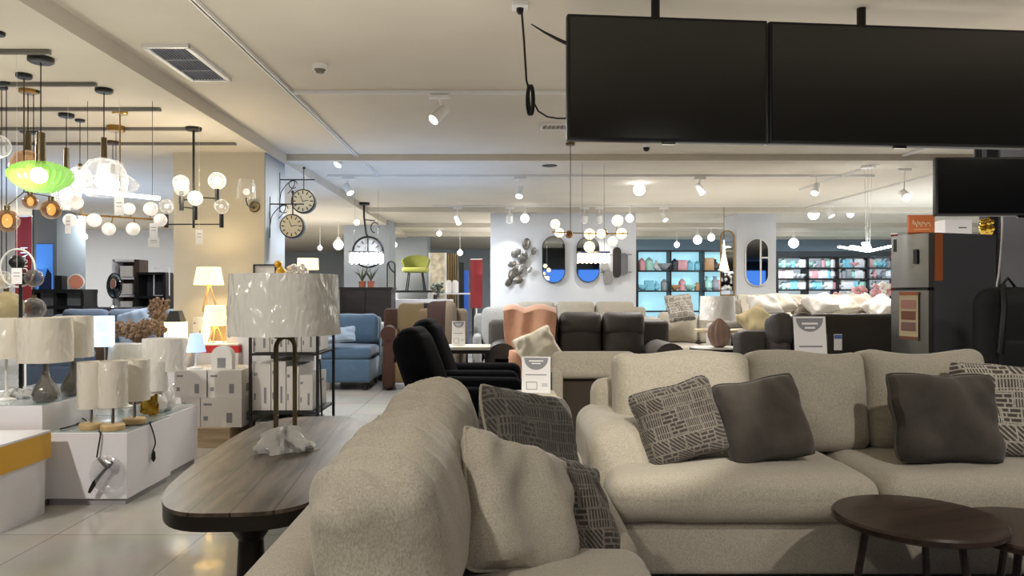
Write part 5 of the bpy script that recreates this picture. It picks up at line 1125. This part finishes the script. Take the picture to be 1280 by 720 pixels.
# ------------------------------------------------------------------ display shelving at the back
def shelving(label, x0, x1, y, z0, z1, cols, rows, backm, depth=.4):
    t = T('display_shelf', label, 'shelving', ((x0+x1)/2, y, 0)); w_ = x1-x0
    P('back_panel', MB().box((0, depth/2, (z0+z1)/2), (w_, .03, z1-z0)), backm, t, False)
    for i in range(cols+1): P('upright', MB().box((-w_/2+w_*i/cols, 0, z1/2), (.05, depth, z1)), BLACKM, t, False)
    for j in range(rows+1): P('shelf', MB().box((0, 0, z0+(z1-z0)*j/rows), (w_, depth, .035)), BLACKM, t, False)
    return t
SHX = [((795, 918), 'left black shelving with a teal-lit back', 3, 4, 19.0, 314, TEAL), ((968, 1118), 'right black shelving crowded with pale glassware', 4, 7, 18.0, 322, mat('lit_pale_panel', '#c3d6da', .5, emit=.45, ecol=(.8, .93, 1)))]
ITEM = [mat('item_white', '#d8dadb', .4), mat('item_mint', '#9fd0c4', .4), mat('item_grey', '#8d9298', .4), mat('item_pink', '#d39aa0', .4), mat('item_aqua', '#7fc3d8', .3), mat('item_amber', '#b58a5c', .4), mat('item_dark', '#3d4148', .4)]
INM = ['white', 'mint green', 'grey', 'pink', 'aqua', 'amber', 'dark grey']
def item_mb(kind, s_):
    if kind == 0: return MB().lathe((0, 0, 0), [(.05*s_, 0), (.09*s_, .06*s_), (.08*s_, .16*s_), (.03*s_, .22*s_), (.04*s_, .27*s_)], 14)
    if kind == 1: return MB().lathe((0, 0, 0), [(.04*s_, 0), (.06*s_, .02*s_), (.13*s_, .09*s_), (.14*s_, .12*s_)], 14)
    if kind == 2: return MB().box((0, 0, .11*s_), (.2*s_, .14*s_, .22*s_), bev=.01)
    return MB().lathe((0, 0, 0), [(.07*s_, 0), (.075*s_, .17*s_), (.05*s_, .2*s_), (.012*s_, .24*s_)], 14)
KN = [('vase', 'vase'), ('bowl', 'bowl'), ('gift_box', 'box'), ('jar', 'jar')]
cnt = 0
for (pp, lab, cols, rows, y, ytop, bm) in SHX:
    x0, x1 = gx(pp[0], y), gx(pp[1], y); z1 = gz(ytop, y); z0 = .35
    shelving(lab, x0, x1, y, z0, z1, cols, rows, bm)
    rnd = random.Random(cols)
    rw = ['sixth', 'fifth', 'fourth', 'third', 'third from top', 'second from top', 'top'] if rows == 7 else ['lowest', 'third from top', 'second from top', 'top']
    bw = ['first', 'second', 'third', 'fourth']
    for j in range(2 if rows == 4 else 4, rows):
        for i in range(cols):
            n_ = 6 if cols == 4 else 4
            bay = (x1-x0)/cols
            for k in range(n_):
                kind = rnd.randrange(4); ci = rnd.choice([0, 0, 0, 1, 2, 3, 4]) if cols == 4 else rnd.randrange(7)
                zz = z0+(z1-z0)*j/rows+.0185; s_ = rnd.uniform(.75, 1.05) if cols == 4 else rnd.uniform(.9, 1.5)
                mb = item_mb(kind, s_); xx = x0+bay*(i+(k+.7)/(n_+.4)); mb.v = [(a_+xx, b_+y-.06, c_+zz) for a_, b_, c_ in mb.v]
                S(KN[kind][0], mb, ITEM[ci], '%s %s, %s along bay %s, %s shelf of the %s shelving' % (INM[ci], KN[kind][1], ['first', 'second', 'third', 'fourth', 'fifth', 'sixth'][k], bw[i], rw[j], 'left' if cols == 3 else 'right'), KN[kind][1], 'wares on the %s' % ('teal-lit shelving' if cols == 3 else 'pale glassware shelving'))
# long low display island with flowers in front of the right shelves
t = T('display_island', 'white island of pink and white silk flowers before the glassware shelving', 'display table', (gx(1075, 14.5), 14.5, 0)); P('top', MB().box((0, 0, .98), (1.9, .7, .05)), WHITE, t, False); P('body', MB().box((0, 0, .48), (1.8, .6, .95)), WHITE, t, False)
for k in range(9):
    fl = MB(); rnd = random.Random(k+70); x = gx(1075, 14.5)-.85+.21*k; hgt = .18+.5*(k/9)*(1 if k < 8 else .6)
    for q_ in range(12): fl.ball((x+rnd.uniform(-.1, .1), 14.4+rnd.uniform(-.1, .1), 1.02+hgt*rnd.uniform(.5, 1)), rnd.uniform(.035, .06), 7, 5)
    fl.lathe((x, 14.4, 1.006), [(.05, 0), (.07, hgt*.3), (.03, hgt*.5)], 10)
    S('flower_vase', fl, [mat('white_petal', '#e6e1d6', .7), mat('pink_petal', '#d9a3a3', .7), mat('mint_petal', '#a9d6c9', .7)][[0, 0, 1, 0, 1, 1, 0, 1, 2][k]], '%s bunch of silk flowers along the white island' % ['first', 'second', 'third', 'fourth', 'fifth', 'sixth', 'seventh', 'eighth', 'ninth'][k], 'flowers', 'silk flowers on the white island')
# red banners
def banner(label, px0, px1, py0, py1, d, text=None):
    x0, x1 = gx(px0, d), gx(px1, d); z1 = gz(py0, d); z0 = max(.02, gz(py1, d)); t = T('red_banner', label, 'banner', ((x0+x1)/2, d, z0)); w_, h_ = x1-x0, z1-z0
    P('cloth', MB().grid(lambda u, v: (-w_/2+w_*u, .01*math.sin(u*5), h_*v), 8, 4, .004), REDCLOTH, t); P('rod', MB().cyl((-w_/2, 0, h_), (w_/2, 0, h_), .012), WHITEM, t); P('pole', MB().cyl((0, .03, -z0), (0, .03, h_), .012), WHITEM, t)
    if text:
        cu = bpy.data.curves.new('lettering', 'FONT'); cu.body = text; cu.size = w_*.62; cu.extrude = .001; cu.align_x = 'CENTER'; cu.align_y = 'CENTER'; cu.materials.append(WHITETXT)
        o = bpy.data.objects.new('lettering', cu); COL.objects.link(o); bpy.context.view_layer.update(); me = bpy.data.meshes.new_from_object(o.evaluated_get(bpy.context.evaluated_depsgraph_get())); bpy.data.objects.remove(o); o = bpy.data.objects.new('lettering', me); COL.objects.link(o); o.parent = t; o.location = (w_*.12, -.022, h_*.5); o.rotation_euler = (PI/2, -PI/2, 0)
    return t
banner('tall red banner with white upright lettering at the far left', 19, 40, 270, 392, 9.0, 'MURAH')
banner('red roll-up banner in the aisle left of the white mirror wall', 588, 603, 324, 385, 16.5)
banner('narrow red banner between the glassware shelving and the refrigerator', 1114, 1122, 292, 392, 9.5)
# ------------------------------------------------------------------ left background
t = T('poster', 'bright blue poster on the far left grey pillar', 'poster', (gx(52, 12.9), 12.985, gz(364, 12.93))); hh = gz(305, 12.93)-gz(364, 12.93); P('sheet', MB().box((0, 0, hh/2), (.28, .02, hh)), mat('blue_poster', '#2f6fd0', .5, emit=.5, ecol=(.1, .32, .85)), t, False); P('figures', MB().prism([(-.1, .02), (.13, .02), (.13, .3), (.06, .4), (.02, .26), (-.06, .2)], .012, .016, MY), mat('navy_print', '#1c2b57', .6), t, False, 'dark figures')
t = T('white_board', 'blank white panel on the far left wall', 'panel', (gx(83, 16.8), 16.975, gz(352, 16.9))); P('panel', MB().box((0, 0, .42), (.5, .04, .84)), PAPER, t, False)
t = T('console_table', 'black metal console table with pale lower shelves at the far left', 'table', (gx(78, 12), 12, 0)); w_ = gx(112, 12)-gx(42, 12); zt = gz(364, 12)
P('top', MB().box((0, 0, zt), (w_, .45, .06)), BLACKM, t, False); P('shelf', MB().box((0, 0, gz(384, 12)), (w_, .45, .05)), BLACKM, t, False); P('panel', MB().box((0, .1, gz(374, 12)), (w_*.96, .02, .2)), GREYPAINT, t, False)
for sx in (-1, 0, 1): P('post', MB().box((sx*(w_/2-.02), 0, zt/2), (.05, .4, zt)), BLACKM, t, False)
S('speaker_box', MB().box((gx(76, 11.95), 11.95, zt+.14), (.12, .15, .22)), BLACKM, 'small black box on the black console table', 'box', smooth=False)
t = T('table_clock', 'round coral-faced desk piece on the black console table', 'ornament', (gx(95, 11.95), 11.95, zt+.03)); P('disc', MB().cyl((0, .02, .12), (0, -.02, .12), .11, n=28), mat('coral', '#c9836a', .5), t); P('frame', MB().tube([(.13*math.cos(a_), 0, .12+.12*math.sin(a_)) for a_ in [2*PI*k/20 for k in range(20)]], .01, 6, closed=True), WHITEM, t)
t = T('bookcase', 'tall white and walnut bookcase in the far left', 'bookcase', (gx(162, 14), 14, 0)); w_ = gx(176, 14)-gx(147, 14); zt = gz(325, 14)
P('side_panel', MB().box((-w_/2, 0, zt/2), (.05, .35, zt)), WHITE, t, False); P('side_panel', MB().box((w_/2, 0, zt/2), (.1, .35, zt)), mat('walnut', '#4b3a31', .5), t, False); P('back_panel', MB().box((0, .17, zt/2), (w_, .02, zt)), mat('walnut', '#4b3a31', .5), t, False)
for k in range(5): P('shelf', MB().box((0, 0, zt-.02-k*.33), (w_, .35, .04)), WHITE, t, False)
for k in range(3): S('storage_box', MB().box((gx(163, 14)+.02, 13.9, zt-.33*(k+1)+.11), (.22, .2, .2)), CARTON, 'white storage box on the %s bookcase shelf' % ['topmost', 'second', 'third'][k], 'box', 'boxes in the far left bookcase', smooth=False)
t = T('wall_shelf_unit', 'black open shelf unit beside the cream pillar', 'shelving', (gx(194, 13.5), 13.5, 0)); w_ = gx(212, 13.5)-gx(178, 13.5)
for k, z_ in enumerate([.35, .8, 1.25, gz(342, 13.5)]): P('shelf', MB().box((0, 0, z_), (w_, .35, .04)), BLACKM, t, False)
for sx in (-1, 1): P('upright', MB().box((sx*w_/2, 0, .84), (.05, .35, 1.68)), BLACKM, t, False)
P('back_panel', MB().box((0, .17, .84), (w_, .02, 1.66)), mat('dark_board', '#34353a', .7), t, False)
t = T('wire_box', 'white wire box frame on the black shelf unit', 'frame', (gx(194, 13.2), 13.45, 1.282)); P('frame', MB().tube([(-.14, 0, 0), (-.14, 0, .5), (.14, 0, .5), (.14, 0, 0)], .012, 6, closed=True), WHITEM, t)
t = T('oval_stand_mirror', 'small oval chrome stand mirror left of the bookcase', 'mirror', (gx(143, 12.5), 12.5, gz(384, 12.5))); P('mirror', MB().ball((0, 0, .36), .12, 18, 12, (1, .1, 1.7)), MIRROR, t); P('rim', MB().tube([(.125*math.cos(a_), 0, .36+.21*math.sin(a_)) for a_ in [2*PI*k/24 for k in range(24)]], .012, 6, closed=True), BLACKM, t); P('stand', MB().lathe((0, 0, 0), [(.1, 0), (.02, .03), (.02, .15)]), CHROME, t)
S('low_sideboard', MB().box((gx(140, 12.5), 12.6, gz(384, 12.5)/2), (1.3, .5, gz(384, 12.5)-.002)), mat('dark_board', '#34353a', .7), 'dark low sideboard under the oval stand mirror', 'sideboard', smooth=False)
t = sofa('slate-blue long sofa behind the lamp display', (gx(135, 9.6), 10.0, 0), 0, 2.3, .95, fabric('deep_slate_fabric', '#39475a', '#4c5b6e'), nb=3, ns=3, seat=.5, back=1.02, cush=1.08, arm=.8, aw=.2)
lean(172, 409, 9.72, .5, .5, .4, .3, .0, mat('pale_blue_cloth', '#8595a8', .9), 'pale blue cushion on the slate-blue sofa behind dried flowers', 71)
def bunch(name, label, c, n, r, h, m, seed, size=.03):
    mb = MB(); rnd = random.Random(seed)
    for k in range(n):
        a_ = rnd.uniform(0, 6.28); q_ = Vector((math.cos(a_)*rnd.uniform(.2, 1)*r, math.sin(a_)*r*.5, h*rnd.uniform(.4, 1)))+Vector(c)
        mb.tube([Vector(c)+Vector((0, 0, .02)), Vector(c)*.5+q_*.5+Vector((0, 0, h*.15)), q_], .003, 4); mb.ball(q_, size*rnd.uniform(.6, 1.2), 6, 4, (1, 1, 1.6), rot=(rnd.uniform(-1, 1), rnd.uniform(-1, 1), 0))
    return S(name, mb, m, label, 'flowers')
bunch('dried_flowers', 'brown dried flower heads spilling beside the cream pillar', (gx(172, 6.6), 6.6, gz(432, 6.6)), 170, .26, .22, mat('dried_petal', '#8b7460', .9, var=.3, vscale=20), 5, .016)
bunch('dried_flowers', 'taller brown pampas plume beside the black-capped lantern', (gx(198, 6.9), 6.9, gz(430, 6.9)), 110, .1, .42, mat('dried_petal', '#8b7460', .9), 6, .014)
S('flower_trough', MB().box((-3.39, 6.75, gz(430, 6.7)/2), (.42, .34, gz(430, 6.7)-.003)), mat('walnut', '#4b3a31', .5), 'walnut planter cabinet under the dried flowers', 'planter', smooth=False)
# ------------------------------------------------------------------ black cabinet with plants
d = 11.9; x0, x1 = gx(425, d), gx(489, d); zt = gz(359, d); t = T('cabinet', 'tall black cabinet with two potted plants on top', 'cabinet', ((x0+x1)/2, d+.25, 0)); w_ = x1-x0
P('body', MB().box((0, 0, zt/2), (w_, .5, zt-.05)), BLACKWOOD, t, False); P('top', MB().box((0, 0, zt-.015), (w_+.04, .54, .03)), BLACKWOOD, t, False)
for s_ in (-1, 1): dr = P('door', MB().box((s_*w_/4, -.255, zt/2), (w_/2-.02, .015, zt-.1)), BLACKWOOD, t, False); P('handle', MB().box((s_*.03, -.27, zt*.6), (.012, .012, .12)), CHROME, dr, False)
for k, (px, nm) in enumerate([(450, 'left'), (461, 'right')]):
    t = T('potted_plant', 'small terracotta potted plant, %s one on the black cabinet' % nm, 'plant', (gx(px, d), d+.2, zt), 0, 'potted plants on the black cabinet'); P('pot', MB().lathe((0, 0, 0), [(.05, 0), (.06, .09), (.066, .1)], 16), TERRA, t)
    lf = MB()
    for q_ in range(8): a_ = q_*.8+k; lf.tube([(0, 0, .1), (.05*math.cos(a_), .05*math.sin(a_), .2), (.13*math.cos(a_), .08*math.sin(a_), .3+.05*math.sin(q_))], [.008, .012, .003], 5)
    P('leaves', lf, LEAFD, t)
# lime bar chairs on a platform
def lime_chair(label, px, py, d):
    t = T('shell_chair', label, 'chair', (gx(px, d), d, gz(py, d)), 0, 'lime shell chairs on the display ledge')
    mb = MB(); mb.grid(lambda u, v: (.36*math.cos(PI*1.0*u+PI*0)*(.8+.2*v), .28*math.sin(PI*u)*1-.05, .5+.38*v*(.6+.4*math.sin(PI*u))), 16, 6, .04)
    P('backrest', mb, LIME, t); P('seat', MB().rbox((0, -.05, .5), (.62, .5, .12), .05, 3), mat('bright_lime', '#b4b862', .8), t, label='bright lime seat')
    for sx in (-1, 1):
        for sy in (-1, 1): P('leg', MB().cyl((sx*.22, -.05+sy*.18, 0), (sx*.16, -.05+sy*.14, .45), .015), BLACKM, t)
lime_chair('lime shell chair partly hidden by the clock pillar', 478, 363, 18.2); lime_chair('lime shell chair in full view on the display ledge', 520, 363, 18.2)
t = T('display_ledge', 'black-topped ledge carrying the lime shell chairs', 'ledge', (gx(510, 18.2), 18.2, 0)); P('top', MB().box((0, 0, gz(363, 18.2)-.026), (1.2, .9, .05)), BLACKM, t, False); P('leg', MB().box((-.55, 0, .66), (.05, .8, 1.32)), WHITEM, t, False); P('leg', MB().box((.55, 0, .66), (.05, .8, 1.32)), WHITEM, t, False)
t = T('standing_mirror', 'tall black-rimmed oval mirror leaning by the clock pillar', 'mirror', (gx(489, 15), 15.0, gz(366, 15))); P('rim', MB().prism(capsule_pts(.18, .65), -.02, .02, Matrix.Translation((0, 0, .32)) @ MY), BLACKM, t); P('mirror', MB().prism(capsule_pts(.13, .6), .021, .025, Matrix.Translation((0, 0, .32)) @ MY), MIRROR, t)
S('mirror_pedestal', MB().box((gx(489, 15), 15.05, gz(366, 15)/2), (.25, .25, gz(366, 15)-.002)), WHITE, 'white pedestal under the tall black-rimmed mirror', 'pedestal', smooth=False)
t = T('patterned_screen', 'cream floral folding screen in the distant aisle', 'screen', (gx(547, 19), 19, 0)); w_ = gx(557, 19)-gx(537, 19); zt = gz(316, 19)
P('panel', MB().box((0, 0, zt/2), (w_, .05, zt)), mat('floral_cream', '#d9cfb8', .8, var=.35, vscale=6), t, False); P('frame', MB().box((-w_/2, 0, zt/2), (.05, .07, zt)).box((w_/2, 0, zt/2), (.05, .07, zt)), WHITEM, t, False)
S('curtain', MB().grid(lambda u, v: (gx(559, 19.5)+u*(gx(572, 19.5)-gx(559, 19.5)), 19.5+.05*math.sin(u*30), .01+v*(gz(317, 19.5)-.01)), 40, 4, .01), mat('tan_curtain', '#b09a74', .9), 'tan pleated curtain beside the floral screen', 'curtain')
S('black_column', MB().box((gx(577, 18.5), 18.5, 1.05), (.12, .12, 2.1)), BLACKM, 'slim black upright left of the small blue panel', 'post', smooth=False)
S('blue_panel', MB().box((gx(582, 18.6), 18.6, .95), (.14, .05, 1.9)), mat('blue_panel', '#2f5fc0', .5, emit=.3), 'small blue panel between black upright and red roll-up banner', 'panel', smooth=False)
for k, px in enumerate((561, 569)): S('white_bottle', MB().lathe((gx(px, 17.5), 17.5, gz(366, 17.5)), [(.07, 0), (.08, .05), (.08, .25), (.03, .3)], 14), mat('white_ceramic', '#e9e6e4', .15), 'white ceramic jar, %s of two below the tan curtain' % ['left', 'right'][k], 'jar', 'white jars below the tan curtain')
t = T('glass_table', 'white-topped dining table in the distant aisle', 'table', (gx(568, 17.5), 17.5, 0)); zt = gz(366, 17.5); P('top', MB().box((0, 0, zt-.02), (1.0, .6, .036)), WHITE, t, False)
for sx in (-1, 1): P('leg', MB().box((sx*.45, 0, zt/2-.02), (.05, .5, zt-.04)), BLACKM, t, False)
bunch('leafy_bunch', 'grey-green leafy bunch on the patchwork armchair ledge', (gx(548, 12.5), 12.5, gz(374, 12.5)), 24, .12, .28, LEAFD, 9, .03)
S('white_ledge', MB().box((gx(525, 12.5), 12.6, (gz(374, 12.5)-.002)/2), (1.1, .4, gz(374, 12.5)-.004)), WHITE, 'long white ledge behind the patchwork armchairs', 'ledge', smooth=False)
